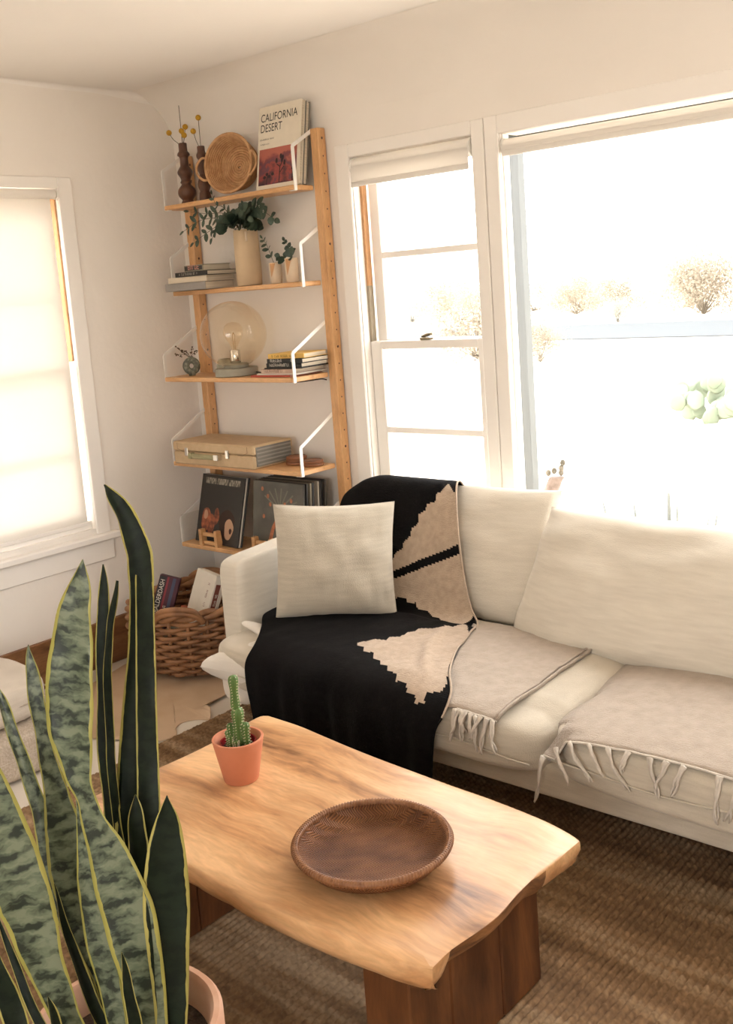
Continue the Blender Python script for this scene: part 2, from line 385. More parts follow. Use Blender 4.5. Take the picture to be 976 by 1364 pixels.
# window wall, with its two openings
b = MB()
b.box((XL - TH, WY, 0), (W2[0], WY + TH, CZ + .1)); b.box((W2[1], WY, 0), (W3[0], WY + TH, CZ + .1)); b.box((W3[1], WY, 0), (XR + TH, WY + TH, CZ + .1))
for w in (W2, W3):
    b.box((w[0], WY, 0), (w[1], WY + TH, w[2])); b.box((w[0], WY, w[3]), (w[1], WY + TH, CZ + .1))
struct(b.build('wall_back', M_wall, smooth=False))
b = MB()
b.box((XL - TH, YF - TH, 0), (XL, W1[0], CZ + .1)); b.box((XL - TH, W1[1], 0), (XL, WY, CZ + .1))
b.box((XL - TH, W1[0], 0), (XL, W1[1], W1[2])); b.box((XL - TH, W1[0], W1[3]), (XL, W1[1], CZ + .1))
struct(b.build('wall_left', M_wall, smooth=False))
struct(MB().box((XR, YF - TH, 0), (XR + TH, WY, CZ + .1)).build('wall_right', M_wall, smooth=False))
E1 = (-1.10, 1.10, 0.80, 2.10)             # unseen opening added behind the camera for fill light
b = MB()
b.box((XL, YF - TH, 0), (E1[0], YF, CZ + .1)); b.box((E1[1], YF - TH, 0), (XR, YF, CZ + .1))
b.box((E1[0], YF - TH, 0), (E1[1], YF, E1[2])); b.box((E1[0], YF - TH, E1[3]), (E1[1], YF, CZ + .1))
struct(b.build('wall_front', M_wall, smooth=False))
# ceiling, coved into the window wall
b = MB(); b.box((XL - .3, YF - .3, CZ), (XR + .3, WY + .45, CZ + .2))
R = .24; prof = [(WY - .001, CZ - R)] + [(WY - R + R * cos(a), CZ - R + R * sin(a)) for a in [i * pi / 2 / 10 for i in range(11)]] + [(WY, CZ)]
def cove(u, v):
    i = v * 10; k = min(int(i), 9); a = i * pi / 2 / 10
    x = XL + (XR - XL) * u; wob = .006 * smoothnoise((x * 2.2, v * 2, 3))
    return (x, WY - R + R * cos(a) - wob * sin(2 * a), CZ - R + R * sin(a) - .001)
bc = MB().grid(cove, 80, 10)
struct(b.build('ceiling', M_ceil, smooth=False))
struct(bc.build('trim_cove', M_wall))
# a hand-plastered, slightly wavy line where the west wall meets the ceiling
def cove2(u, v):
    y = YF + (WY - YF) * u; a = v * pi / 2; r = .02 + .012 * smoothnoise((y * 3.1, 0, 7)) + (.03 * max(0, (y - 2.75) / .48) ** 2 if y > 2.75 else 0)
    return (XL + r - r * cos(a), y, CZ - r + r * sin(a) - .001)
struct(MB().grid(cove2, 120, 6).build('trim_west_cove', M_ceil))
struct(MB().bbox((XL, YF, 0), (XL + .02, WY, .205), .004).build('baseboard_left', M_base, smooth=False))
struct(MB().bbox((XL + .02, WY - .02, 0), (XR, WY, .205), .004).build('baseboard_back', M_base, smooth=False))

# ---- windows
def sash(parent, x0, x1, z0, z1, yc, th, stile_l, stile_r, rail_t, rail_b, muntin, glass=M_glass, fr=M_trim, name='sash'):
    y0, y1 = yc - th / 2, yc + th / 2
    s = MB()
    s.bbox((x0, y0, z0), (x0 + stile_l, y1, z1), .003); s.bbox((x1 - stile_r, y0, z0), (x1, y1, z1), .003)
    s.bbox((x0 + stile_l, y0, z1 - rail_t), (x1 - stile_r, y1, z1), .003); s.bbox((x0 + stile_l, y0, z0), (x1 - stile_r, y1, z0 + rail_b), .003)
    o = s.build(name, fr, parent, smooth=False, world=True)
    gx0, gx1, gz0, gz1 = x0 + stile_l, x1 - stile_r, z0 + rail_b, z1 - rail_t
    cuts = [gz0] + ([muntin - .013, muntin + .013] if muntin else []) + [gz1]
    if muntin: MB().bbox((gx0, yc - th * .5, muntin - .013), (gx1, yc + th * .42, muntin + .013), .003).build('muntin', fr, o, smooth=False, world=True)
    for k in range(0, len(cuts), 2):
        MB().box((gx0, yc - .002, cuts[k]), (gx1, yc + .002, cuts[k + 1])).build('pane', glass, o, smooth=False, world=True)
    return o
def rot_y(o): return o

# window_2: double-hung sash window beside the shelf
w = struct(bpy.data.objects.new('window_2', None)); col.objects.link(w); w.location = (-2.5, WY, .6)
T = .016
c = MB(); c.bbox((-2.875, WY - T, .50), (W2[0], WY, 2.164), .004).build('casing', M_trim, w, False, True)
MB().bbox((W2[1], WY - T, .50), (-2.153, WY, 2.164), .004).build('casing', M_trim, w, False, True)
MB().bbox((W2[0], WY - T, W2[3]), (W2[1], WY, 2.164), .003).build('head_casing', M_trim, w, False, True)
MB().bbox((-2.90, WY - .045, .565), (-2.15, WY + .06, .60), .004).build('sill', M_trim, w, False, True)
MB().box((W2[0] - .002, WY - .001, .6), (W2[0] + .004, WY + TH, 2.112)).build('jamb', M_trim, w, False, True)
MB().box((W2[0] + .004, WY + .035, 1.60), (W2[0] + .016, WY + .062, 2.05)).build('jamb_strip', M_raw, w, False, True)
MB().box((W2[0] + .004, WY + .035, 1.37), (W2[0] + .016, WY + .062, 1.60)).build('jamb_strip', M_dirty, w, False, True)
sash(w, W2[0] + .018, W2[1] - .004, 1.345, 2.105, WY + .085, .032, .050, .042, .05, .032, 1.718)
lo = sash(w, W2[0] + .006, W2[1] - .004, .60, 1.372, WY + .05, .034, .058, .048, .034, .07, 1.004)
lk = MB(); lk.bbox((-2.535, WY + .03, 1.372), (-2.485, WY + .055, 1.382), .002); lk.tube([(-2.53, WY + .042, 1.385), (-2.505, WY + .042, 1.392), (-2.475, WY + .036, 1.396)], [.006, .007, .004], 8)
lk.build('sash_lock', mat('tarnished_brass', (.36, .30, .20), rough=.4, metallic=.8), lo, world=True)
def roller(parent, x0, x1, zt, r, zb, yc):
    o = MB().tube([(x0 + .006, yc, zt - r), (x1 - .006, yc, zt - r)], r, 20).build('roller', M_shade, parent, world=True, sharp=40)
    MB().bbox((x0 + .004, yc - r - .002, zb), (x1 - .004, yc - r + .0005, zt - r), .0005).build('shade_cloth', M_shade, parent, False, True)
    MB().bbox((x0 + .004, yc - r - .005, zb - .004), (x1 - .004, yc - r + .003, zb + .018), .002).build('hem_bar', M_shade, parent, False, True)
    for x in (x0, x1):
        q = MB(); q.tube([(x + (.003 if x == x0 else -.003) - .004, yc, zt - r), (x + (.003 if x == x0 else -.003) + .004, yc, zt - r)], r * 1.12, 16)
        q.build('end_bracket', M_white, parent, world=True, sharp=40)
    ch = [(x0 + .004, yc - r * 1.15, zt - r), (x0 + .004, yc - r * .8, zt - 1.9 * r), (x0 + .005, yc - r * .6, zb - .25)]
    MB().tube(catmull(ch, 8), .0022, 6).build('bead_chain', M_white, parent, world=True)
rb = thing('roller_blind', 'rolled-up off-white roller blind at the top of the narrow sash window', 'roller blind', (-2.5, WY + .02, 2.0))
roller(rb, W2[0] + .008, W2[1] - .006, 2.108, .034, 1.997, WY + .012)

# window_3: the large picture window
w = struct(bpy.data.objects.new('window_3', None)); col.objects.link(w); w.location = (-1.0, WY, .6)
MB().bbox((-2.150, WY - T, .50), (W3[0], WY, 2.166), .004).build('casing', M_trim, w, False, True)
MB().bbox((W3[1], WY - T, .50), (W3[1] + .07, WY, 2.166), .004).build('casing', M_trim, w, False, True)
MB().bbox((W3[0], WY - T, W3[3]), (W3[1], WY, 2.166), .003).build('head_casing', M_trim, w, False, True)
MB().bbox((-2.13, WY - .045, .565), (.15, WY + .08, .60), .004).build('sill', M_trim, w, False, True)
MB().bbox((W3[0] - .01, WY + .012, .6), (W3[0] + .006, WY + .050, 2.10), .002).build('stop_moulding', M_white, w, False, True)
fr = MB()
fr.bbox((W3[0] - .02, WY + .052, .6), (W3[0] + .004, WY + .149, 2.10), .002); fr.bbox((W3[1] - .03, WY + .075, .6), (W3[1], WY + .14, 2.10), .002)
fr.bbox((W3[0] + .004, WY + .075, .6), (W3[1] - .03, WY + .14, .64), .002); fr.bbox((W3[0] + .004, WY + .11, 2.092), (W3[1] - .03, WY + .14, 2.11), .002)
fr.build('frame', M_greyframe, w, False, True)
MB().box((W3[0] + .004, WY + .10, .64), (W3[1] - .03, WY + .105, 2.094)).build('pane', M_glass, w, False, True)
rb = thing('roller_blind', 'wide rolled-up roller blind at the top of the large picture window', 'roller blind', (-1.0, WY + .02, 2.0))
roller(rb, W3[0] + .006, W3[1] - .02, 2.082, .024, 2.024, WY + .02)

# window_1: sash window in the west wall, behind a drawn shade
w = struct(bpy.data.objects.new('window_1', None)); col.objects.link(w); w.location = (XL, 2.15, .6)
def bx(a, c, name, m, par=w, r=.003): return MB().bbox(a, c, r).build(name, m, par, False, True)
bx((XL, W1[1], .60), (XL + T, 2.640, 2.146), 'casing', M_trim); bx((XL, W1[0] - .07, .60), (XL + T, W1[0], 2.146), 'casing', M_trim)
bx((XL, W1[0], W1[3]), (XL + T, W1[1], 2.146), 'head_casing', M_trim)
bx((XL - .06, W1[0] - .10, .568), (XL + .045, 2.678, .60), 'sill', M_trim, r=.006); bx((XL, W1[0] - .08, .475), (XL + .014, 2.652, .568), 'apron', M_trim)
bx((XL - .06, W1[1] - .008, 1.37), (XL - .012, W1[1] + .001, 2.08), 'jamb_strip', M_raw)
bx((XL - .13, W1[0], .60), (XL - .02, W1[1], .66), 'inner_sill', M_trim)
def sash_x(z0, z1, xc, th, muntin, rt_, rb_):
    y0, y1 = W1[0] + .012, W1[1] - .012; st = .05
    s = MB(); s.bbox((xc - th / 2, y0, z0), (xc + th / 2, y0 + st, z1)); s.bbox((xc - th / 2, y1 - st, z0), (xc + th / 2, y1, z1))
    s.bbox((xc - th / 2, y0 + st, z1 - rt_), (xc + th / 2, y1 - st, z1)); s.bbox((xc - th / 2, y0 + st, z0), (xc + th / 2, y1 - st, z0 + rb_))
    o = s.build('sash', M_trim, w, False, True)
    MB().bbox((xc - th * .4, y0 + st, muntin - .009), (xc + th * .4, y1 - st, muntin + .009)).build('muntin', M_trim, o, False, True)
    for a, c in ((z0 + rb_, muntin - .009), (muntin + .009, z1 - rt_)):
        MB().box((xc - .002, y0 + st, a), (xc + .002, y1 - st, c)).build('pane', M_glass, o, False, True)
sash_x(1.335, 2.095, XL - .085, .032, 1.69, .07, .032)
sash_x(.66, 1.362, XL - .05, .034, .985, .034, .05)
rb = thing('roller_blind', 'white roller blind drawn down over the west window, glowing with daylight', 'roller blind', (XL, 2.15, .66))
MB().tube([(XL + .012, W1[0] + .02, 2.075), (XL + .012, W1[1] - .022, 2.075)], .020, 20).build('roller', M_shade, rb, world=True, sharp=40)
MB().bbox((XL - .009, W1[0] + .02, .655), (XL - .0078, W1[1] - .030, 2.06), .0003).build('shade_cloth', M_shade, rb, False, True)
MB().bbox((XL - .013, W1[0] + .02, .645), (XL - .004, W1[1] - .030, .662), .002).build('hem_bar', M_trim, rb, False, True)
for y in (W1[0] + .014, W1[1] - .014): MB().tube([(XL + .012, y - .004, 2.075), (XL + .012, y + .004, 2.075)], .022, 16).build('end_bracket', M_white, rb, world=True, sharp=40)
# added window, out of view behind the camera, to fill the room with light
w = struct(bpy.data.objects.new('fill_window', None)); col.objects.link(w); w.location = (-1.3, YF, .85)
bx((E1[0] - .07, YF, E1[2] - .07), (E1[0], YF + T, E1[3] + .07), 'casing', M_trim); bx((E1[1], YF, E1[2] - .07), (E1[1] + .07, YF + T, E1[3] + .07), 'casing', M_trim)
bx((E1[0], YF, E1[3]), (E1[1], YF + T, E1[3] + .07), 'head_casing', M_trim); bx((E1[0] - .09, YF - .08, E1[2] - .03), (E1[1] + .09, YF + .05, E1[2]), 'sill', M_trim)
MB().box((E1[0], YF - .084, E1[2]), (E1[1], YF - .08, E1[3])).build('pane', M_glass, w, False, True)

# ------------------------------------------------------------------ jute rug: rows of chunky knots running along Y
def rug():
    import numpy as np
    x0, x1, y0, y1 = -2.98, 0.45, 0.15, 2.98; pr, pk = .0195, .0155
    nx, ny = int((x1 - x0) / pr) * 4, int((y1 - y0) / pk) * 3
    u = np.linspace(x0, x1, nx + 1); v = np.linspace(y0, y1, ny + 1); X, Y = np.meshgrid(u, v)
    rng = np.random.RandomState(4)
    rib = np.floor((X - x0) / pr).astype(int); ph = (rng.rand(rib.max() + 2)[rib] * .35)
    fx = ((X - x0) / pr) % 1.0; fy = ((Y - y0) / pk + ph)
    h = np.clip(np.sin(pi * fx), 0, 1) ** .9 * (.66 + .34 * np.abs(np.sin(pi * fy + .6 * (fx - .5))) ** .7)
    kn = rng.rand(rib.max() + 2, int((y1 - y0) / pk) + 6); h *= .8 + .3 * kn[rib, np.floor(fy).astype(int)]
    Z = .002 + .0125 * h
    edge = np.minimum.reduce([X - x0, x1 - X, Y - y0, y1 - Y]); Z = np.where(edge < 1e-6, 0.0005, Z)
    co = np.empty(((nx + 1) * (ny + 1), 3), np.float32); co[:, 0] = X.ravel(); co[:, 1] = Y.ravel(); co[:, 2] = Z.ravel()
    i = np.arange(nx * ny); r = i // nx; c = i % nx; a = r * (nx + 1) + c
    q = np.stack([a, a + 1, a + nx + 2, a + nx + 1], 1).astype(np.int32)
    me = bpy.data.meshes.new('rug'); me.vertices.add(len(co)); me.vertices.foreach_set('co', co.ravel())
    me.loops.add(q.size); me.loops.foreach_set('vertex_index', q.ravel()); me.polygons.add(len(q))
    me.polygons.foreach_set('loop_start', np.arange(0, q.size, 4, dtype=np.int32)); me.polygons.foreach_set('use_smooth', np.ones(len(q), bool))
    me.update(calc_edges=True)
    m = bpy.data.materials.new('jute'); m.use_nodes = True; nt = m.node_tree; N = nt.nodes; L = nt.links; b = N['Principled BSDF']
    b.inputs['Roughness'].default_value = .85; b.inputs['Specular IOR Level'].default_value = .25
    tc = N.new('ShaderNodeTexCoord')
    def nz(st, sc, det=3):
        mp = N.new('ShaderNodeMapping'); mp.inputs['Scale'].default_value = st; L.new(tc.outputs['Object'], mp.inputs[0])
        n = N.new('ShaderNodeTexNoise'); n.inputs['Scale'].default_value = sc; n.inputs['Detail'].default_value = det; L.new(mp.outputs[0], n.inputs['Vector']); return n
    n1 = nz((.35, 4, 1), 4.0, 4); r = N.new('ShaderNodeValToRGB'); e = r.color_ramp.elements
    e[0].position = .30; e[0].color = (.16, .094, .049, 1); e[1].position = .66; e[1].color = (.37, .265, .165, 1); k = e.new(.5); k.color = (.25, .155, .083, 1)
    L.new(n1.outputs['Fac'], r.inputs[0])
    n2 = nz((1, 1, 1), 75, 1); r2 = N.new('ShaderNodeValToRGB'); e2 = r2.color_ramp.elements
    e2[0].position = .3; e2[0].color = (.72, .68, .64, 1); e2[1].position = .7; e2[1].color = (1.2, 1.17, 1.12, 1); L.new(n2.outputs['Fac'], r2.inputs[0])
    mx = N.new('ShaderNodeMix'); mx.data_type = 'RGBA'; mx.blend_type = 'MULTIPLY'; mx.inputs[0].default_value = 1
    L.new(r.outputs[0], mx.inputs[6]); L.new(r2.outputs[0], mx.inputs[7]); L.new(mx.outputs[2], b.inputs['Base Color'])
    me.materials.append(m)
    o = bpy.data.objects.new('rug', me); col.objects.link(o)
    tag(o, 'large brown knotted jute rug under the coffee table and sofa', 'rug')
rug()

# ------------------------------------------------------------------ leather hide on the floor
poly = [(-3.24, 2.03), (-3.14, 2.075), (-3.09, 2.14), (-3.035, 2.145), (-2.99, 2.16), (-2.985, 2.22), (-3.03, 2.25), (-3.06, 2.31), (-3.03, 2.36), (-2.99, 2.385), (-3.02, 2.42), (-3.08, 2.44), (-3.09, 2.50), (-3.10, 2.58),
        (-3.07, 2.70), (-3.15, 2.86), (-3.34, 2.97), (-3.58, 2.98), (-3.74, 2.86), (-3.80, 2.66), (-3.76, 2.47), (-3.70, 2.30), (-3.56, 2.16), (-3.42, 2.07)]
P = [p[:2] for p in catmull([(*p,) for p in poly + [poly[0]]], 4)][:-1]
b = MB(); cx = sum(p[0] for p in P) / len(P); cy = sum(p[1] for p in P) / len(P); n = len(P); rings = [1, .96, .8, .55, .25]
for zz, fl in ((0.0045, 0), (0.001, 1)):
    vs = []
    for k, s in enumerate(rings):
        for p in P:
            x, y = cx + (p[0] - cx) * s, cy + (p[1] - cy) * s
            lift = .012 * max(0, smoothnoise((x * 4, y * 4, 1))) * (1 if k < 2 else .3)
            if x > -3.13 and y > 2.40: lift += .03 * (1 - (k > 0) * .4) * min(1, (x + 3.13) / .08)
            vs.append((x, y, zz + lift))
    vs.append((cx, cy, zz))
    fs = [(k * n + i, k * n + (i + 1) % n, (k + 1) * n + (i + 1) % n, (k + 1) * n + i) for k in range(len(rings) - 1) for i in range(n)]
    fs += [((len(rings) - 1) * n + i, (len(rings) - 1) * n + (i + 1) % n, len(rings) * n) for i in range(n)]
    b.add(vs, fs if not fl else [f[::-1] for f in fs])
o_ = len(rings) * n + 1
b.f += [(i, o_ + i, o_ + (i + 1) % n, (i + 1) % n) for i in range(n)]; b.m += [0] * n
tag(b.build('leather_hide', M_hide), 'tan leather hide with ragged edge lying on the floor under the rattan basket', 'hide')

# ------------------------------------------------------------------ floor cushions by the west wall
def wrinkle(a, s): return lambda q, w: (w[0] + a * smoothnoise((w[0] * s, w[1] * s, w[2] * s + 3)), w[1] + a * smoothnoise((w[0] * s + 9, w[1] * s, w[2] * s)), w[2] + a * smoothnoise((w[0] * s, w[1] * s + 5, w[2] * s)))
M_boucle = mat('boucle', (0.56, 0.475, 0.385), (0.45, 0.375, 0.295), rough=.95, scale=120, detail=3, bump=(160, .9, .004), spec=.1)
M_oat = weave_mat('oat_linen', (0.62, 0.545, 0.455), (0.55, 0.48, 0.395), .002)
t = thing('floor_cushion', 'nubby beige floor cushion on the floor against the west wall', 'floor cushion', (-3.50, 1.50, 0))
b = MB().rbox((-3.50, 1.47, .085), (.345, .47, .084), 9, 16, 0, wrinkle(.006, 6)); b.build('cushion_body', M_boucle, t, world=True)
sq = [(-3.50 + .347 * sx * (1 - .02), 1.47 + .472 * sy, .088) for sx, sy in [(1, -1), (1, -.6), (1, 0), (1, .6), (1, .93), (.93, 1), (.5, 1), (0, 1), (-1, 1)]]
MB().tube(catmull(sq, 5), .004, 6).build('piping', M_oat, t, world=True)
t = thing('floor_cushion', 'smooth oatmeal linen cushion stacked on the nubby beige floor cushion', 'floor cushion', (-3.52, 1.50, .17))
MB().rbox((-3.535, 1.45, .245), (.335, .46, .078), 5, 16, 0, wrinkle(.012, 4)).build('cushion_body', M_oat, t, world=True)
sq = [(-3.535 + .33 * sx, 1.45 + .455 * sy, .245) for sx, sy in [(1, -1), (1, -.6), (1, 0), (.99, .6), (.94, .9), (.8, .99), (.5, 1), (0, 1), (-1, 1)]]
MB().tube(catmull(sq, 5), .003, 6).build('seam', M_boucle, t, world=True)

# ------------------------------------------------------------------ sofa
sofa = thing('sofa', 'long low cream linen sofa under the picture window', 'sofa', (-1.4, 2.7, 0))
SX1 = .30
def soft(a=.004, s=9): return wrinkle(a, s)
MB().rbox(((-2.84 + SX1) / 2, 2.71, .210), ((SX1 + 2.84) / 2, .41, .052), 14, 18, 0, soft(.002, 5)).build('base', M_linen2, sofa, world=True)
def armfn(q, w):
    x, y, z = w
    f = (y - 2.38) / .7
    return (x, y, z + .035 * max(0, f) * max(0, q[2]))
MB().rbox((-2.80, 2.735, .42), (.050, .355, .235), 14, 18, 0, armfn).build('arm', M_linen, sofa, world=True)
MB().rbox((SX1 - .02, 2.735, .42), (.052, .355, .235), 7, 10, 0, armfn).build('arm', M_linen, sofa, world=True)
MB().rbox(((-2.84 + SX1) / 2, 3.145, .42), ((SX1 + 2.84) / 2, .045, .21), 8, 14).build('back_frame', M_linen, sofa, world=True)
for x, y in ((-2.69, 2.42), (-2.69, 3.06), (SX1 - .14, 2.42), (SX1 - .14, 3.06), (-.6, 2.9)):
    MB().lathe([(.020, 0.016), (.027, .163)], (x, y, 0), 14, cap0=True, cap1=True).build('leg', M_raw, sofa, world=True, sharp=40)
# seat cushions: rounded slabs with a crown, a seam and soft creases
def seat(x0, x1, y0, y1, m, name='seat_cushion', drop=0, amp=.007):
    cx, hx = (x0 + x1) / 2, (x1 - x0) / 2
    def fn(q, w):
        x, y, z = w
        u = (x - cx) / hx
        if q[2] > 0: z += .016 * (1 - u * u) * (1 - ((y - 2.56) / .36) ** 2)
        z += amp * smoothnoise((x * 5, y * 5, 2)) * (1 if q[2] > .2 else .6)
        y += amp * smoothnoise((x * 7, z * 11, 5))
        if q[1] < -.5: z -= drop * max(0, u) ** 3
        return (x, y, z)
    o = MB().rbox((cx, (y0 + y1) / 2, .322), (hx, (y1 - y0) / 2, .082), 6.5, 26, 0, fn).build(name, m, sofa, world=True)
    sm = [(x0 + .03 + (x1 - x0 - .06) * i / 24, y0 - .001 + .006 * smoothnoise((x0 + i * .3, 0, 1)) + (.02 * abs(i / 12 - 1) ** 8), .315 + .004 * sin(i) - drop * max(0, i / 12 - 1) ** 3) for i in range(25)]
    MB().tube(sm, .0028, 6).build('seam', m, o, world=True)
    return o
seat(-2.80, -1.425, 2.215, 2.93, M_linen2, drop=.03)
seat(-1.425, SX1 - .07, 2.215, 2.93, M_linen2)
# cotton corner of the cushion cover showing at the arm, both ends knotted into points
def pointed(pts, rs, name, m, fl=.55): MB().tube(catmull(pts, 6), [r[0] for r in catmull([(r,) for r in rs], 6)], 14, flat_=fl).build(name, m, sofa, world=True)
def pillow_fn(W, H, T, pinch=.07, ex=.42, amp=.006, sag=0.0, seed=0, shear=0.0):
    """closed pillow in its own plane: x across, z up, y thickness"""
    def side(sg):
        def f(a, b):
            u, v = 2 * a - 1, 2 * b - 1
            u = sin(u * pi / 2) * .5 + u * .5; v = sin(v * pi / 2) * .5 + v * .5
            x = W / 2 * u * (1 - pinch * (1 - v * v)); z = H / 2 * v * (1 - pinch * (1 - u * u))
            e = max(0, (1 - u * u) * (1 - v * v)) ** ex
            t = T / 2 * e * (1 - sag * v)
            wr = amp * smoothnoise((u * 3 + seed, v * 3, sg)) * e + amp * .7 * smoothnoise((u * 9, v * 2.2 + seed, sg * 2)) * e * (1 - e * .6)
            pk = .5 * min(amp, .007) * sin(u * 23 + seed) * (1 - abs(v) ** 6) * math.exp(-((1 - abs(v)) / .16) ** 2) + .35 * min(amp, .007) * sin(v * 11 + seed) * math.exp(-((1 - abs(u)) / .12) ** 2)
            edge = 1 + .010 * smoothnoise((u * 1.6 + seed, v * 1.6, 9))
            return (x * edge + shear * v + .003 * smoothnoise((u * 3, v * 3, seed)), sg * t + wr + pk * min(1, e * 3), z * edge)
        return f
    return side
def pillow(b, mat4, side, n=34):
    for sg in (-1, 1):
        f = side(sg)
        b.grid(lambda a, c: tuple(mat4 @ Vector(f(a, c))), n, n, 0, flip=(sg > 0))
    return b
def frame_from(c, xdir, updir):
    x = Vector(xdir).normalized(); z = Vector(updir); z = (z - x * z.dot(x)).normalized(); y = z.cross(x)
    return Matrix.Translation(Vector(c)) @ Matrix((x, y, z)).transposed().to_4x4()
pointed([(-2.56, 2.40, .385), (-2.62, 2.405, .40), (-2.68, 2.395, .418), (-2.728, 2.385, .430), (-2.742, 2.382, .432)], [.050, .040, .026, .016, .006], 'cover_corner', M_sheet)

fmc = Matrix.Translation((-2.535, 2.375, .322)) @ Matrix.Rotation(RAD(3), 4, 'Z') @ Matrix.Rotation(RAD(-90), 4, 'X')
pillow(MB(), fmc, pillow_fn(.50, .34, .185, .10, .36, .014, 0, 21)).build('cover_end', M_sheet, sofa, world=True)
MB().rbox((-2.70, 2.31, .235), (.075, .035, .07), 3.5, 12, 0, soft(.008, 9)).build('cover_skirt', M_sheet, sofa, world=True)
# back cushions
lean = (0, .36, 1)
o = pillow(MB(), frame_from((-2.235, 3.035, .605), (1, 0, 0), lean), pillow_fn(.80, .50, .20, .03, .33, .010, .15, 2)).build('back_cushion', M_linen, sofa, world=True)
o = pillow(MB(), frame_from((-1.235, 2.938, .566), (1, -.03, .002), lean), pillow_fn(1.30, .50, .30, .03, .33, .022, .10, 5, .05)).build('back_cushion', M_linen, sofa, world=True)
o = pillow(MB(), frame_from((-.16, 2.955, .58), (1, 0, 0), lean), pillow_fn(.90, .50, .27, .035, .30, .010, .15, 8)).build('back_cushion', M_linen, sofa, world=True)

# throw pillow leaning in the corner of the sofa
t = thing('throw_pillow', 'square pale linen throw pillow propped on the black blanket at the sofa arm', 'pillow', (-2.48, 2.60, .43))
fm = frame_from((-2.495, 2.632, .632), (.317, .272, -.02), (-.10, .10, 1))
pillow(MB(), fm, pillow_fn(.440, .415, .16, .060, .46, .011, .1, 11)).build('pillow_body', M_pillow, t, world=True)
ed = []
for k in range(4):
    for i in range(10):
        a = -1 + 2 * i / 10; u, v = [(a, 1), (1, -a), (-a, -1), (-1, a)][k]
        ed.append(tuple(fm @ Vector((.218 * u * (1 - .06 * (1 - v * v)), 0, .206 * v * (1 - .06 * (1 - u * u))))))
MB().tube(ed, .0026, 6, closed=True).build('seam', M_linen2, t, world=True)

# ------------------------------------------------------------------ black and cream blanket
# blanket path: (Y, z, Xleft, Xright)
BL_PATH=[(3.135,.70,-2.70,-2.24),(3.12,.80,-2.73,-2.24),(3.07,.858,-2.76,-2.235),(3.00,.852,-2.765,-2.20),(2.945,.76,-2.765,-2.165),(2.885,.57,-2.765,-2.11),(2.85,.462,-2.76,-2.06),(2.80,.422,-2.755,-2.00),
 (2.68,.422,-2.75,-1.95),(2.50,.426,-2.74,-1.88),(2.36,.428,-2.62,-1.80),(2.265,.418,-2.55,-1.725),(2.212,.385,-2.54,-1.71),(2.193,.33,-2.525,-1.735),(2.188,.25,-2.505,-1.745),(2.19,.14,-2.48,-1.755)]
BL_DENSE=catmull(BL_PATH,12)
def bl_len():
    L=[0]
    for a,b in zip(BL_DENSE,BL_DENSE[1:]): L.append(L[-1]+math.hypot(a[0]-b[0],a[1]-b[1]))
    return L
BL_L=bl_len()
def blanket(s,t):
    """s 0..1 left to right, t 0..1 from behind the cushion to the hem"""
    d=t*BL_L[-1]; lo,hi=0,len(BL_L)-1
    while hi-lo>1:
        m=(lo+hi)//2
        if BL_L[m]<=d: lo=m
        else: hi=m
    f=(d-BL_L[lo])/max(1e-9,BL_L[hi]-BL_L[lo]); f=min(max(f,0),1)
    a,b=BL_DENSE[lo],BL_DENSE[hi]; y,z,xl,xr=[a[j]+(b[j]-a[j])*f for j in range(4)]
    x=xl+(xr-xl)*s
    if z>.43 or y>2.8:                       # the top slumps towards the arm
        k=max(0,min(1,(-2.56-x)/.24)); z-= .105*k*k*max(0,min(1,(z-.45)/.35))
    return x,y,z

BL_CREAM = [
 [(0.925, 0.15), (0.875, 0.177), (0.842, 0.181), (0.842, 0.2), (0.767, 0.208), (0.758, 0.223), (0.708, 0.235), (0.7, 0.258), (0.65, 0.269), (0.642, 0.285), (0.583, 0.304), (0.575, 0.319), (0.525, 0.331), (0.508, 0.346), (0.458, 0.362), (0.45, 0.385), (0.708, 0.338), (0.992, 0.292), (1.0, 0.246), (1.0, 0.181)],
 [(0.992, 0.312), (0.708, 0.358), (0.467, 0.4), (0.483, 0.408), (0.508, 0.435), (0.583, 0.431), (0.583, 0.442), (0.642, 0.438), (0.65, 0.454), (0.708, 0.454), (0.742, 0.469), (0.783, 0.469), (0.808, 0.488), (0.883, 0.496), (0.925, 0.473), (1.0, 0.438), (1.0, 0.388)],
 [(0.942, 0.488), (0.9, 0.523), (0.858, 0.531), (0.867, 0.542), (0.792, 0.565), (0.758, 0.573), (0.758, 0.592), (0.733, 0.604), (0.725, 0.635), (0.683, 0.642), (0.675, 0.669), (0.625, 0.681), (0.542, 0.715), (0.542, 0.727), (0.583, 0.723), (0.583, 0.746), (0.633, 0.742), (0.633, 0.762), (0.675, 0.765), (0.667, 0.781), (0.708, 0.777), (0.7, 0.792), (0.75, 0.796), (0.75, 0.812), (0.8, 0.808), (0.817, 0.827), (0.858, 0.827), (0.867, 0.838), (0.908, 0.835), (0.9, 0.815), (0.958, 0.808), (0.983, 0.781), (1.0, 0.685), (1.0, 0.546)]]

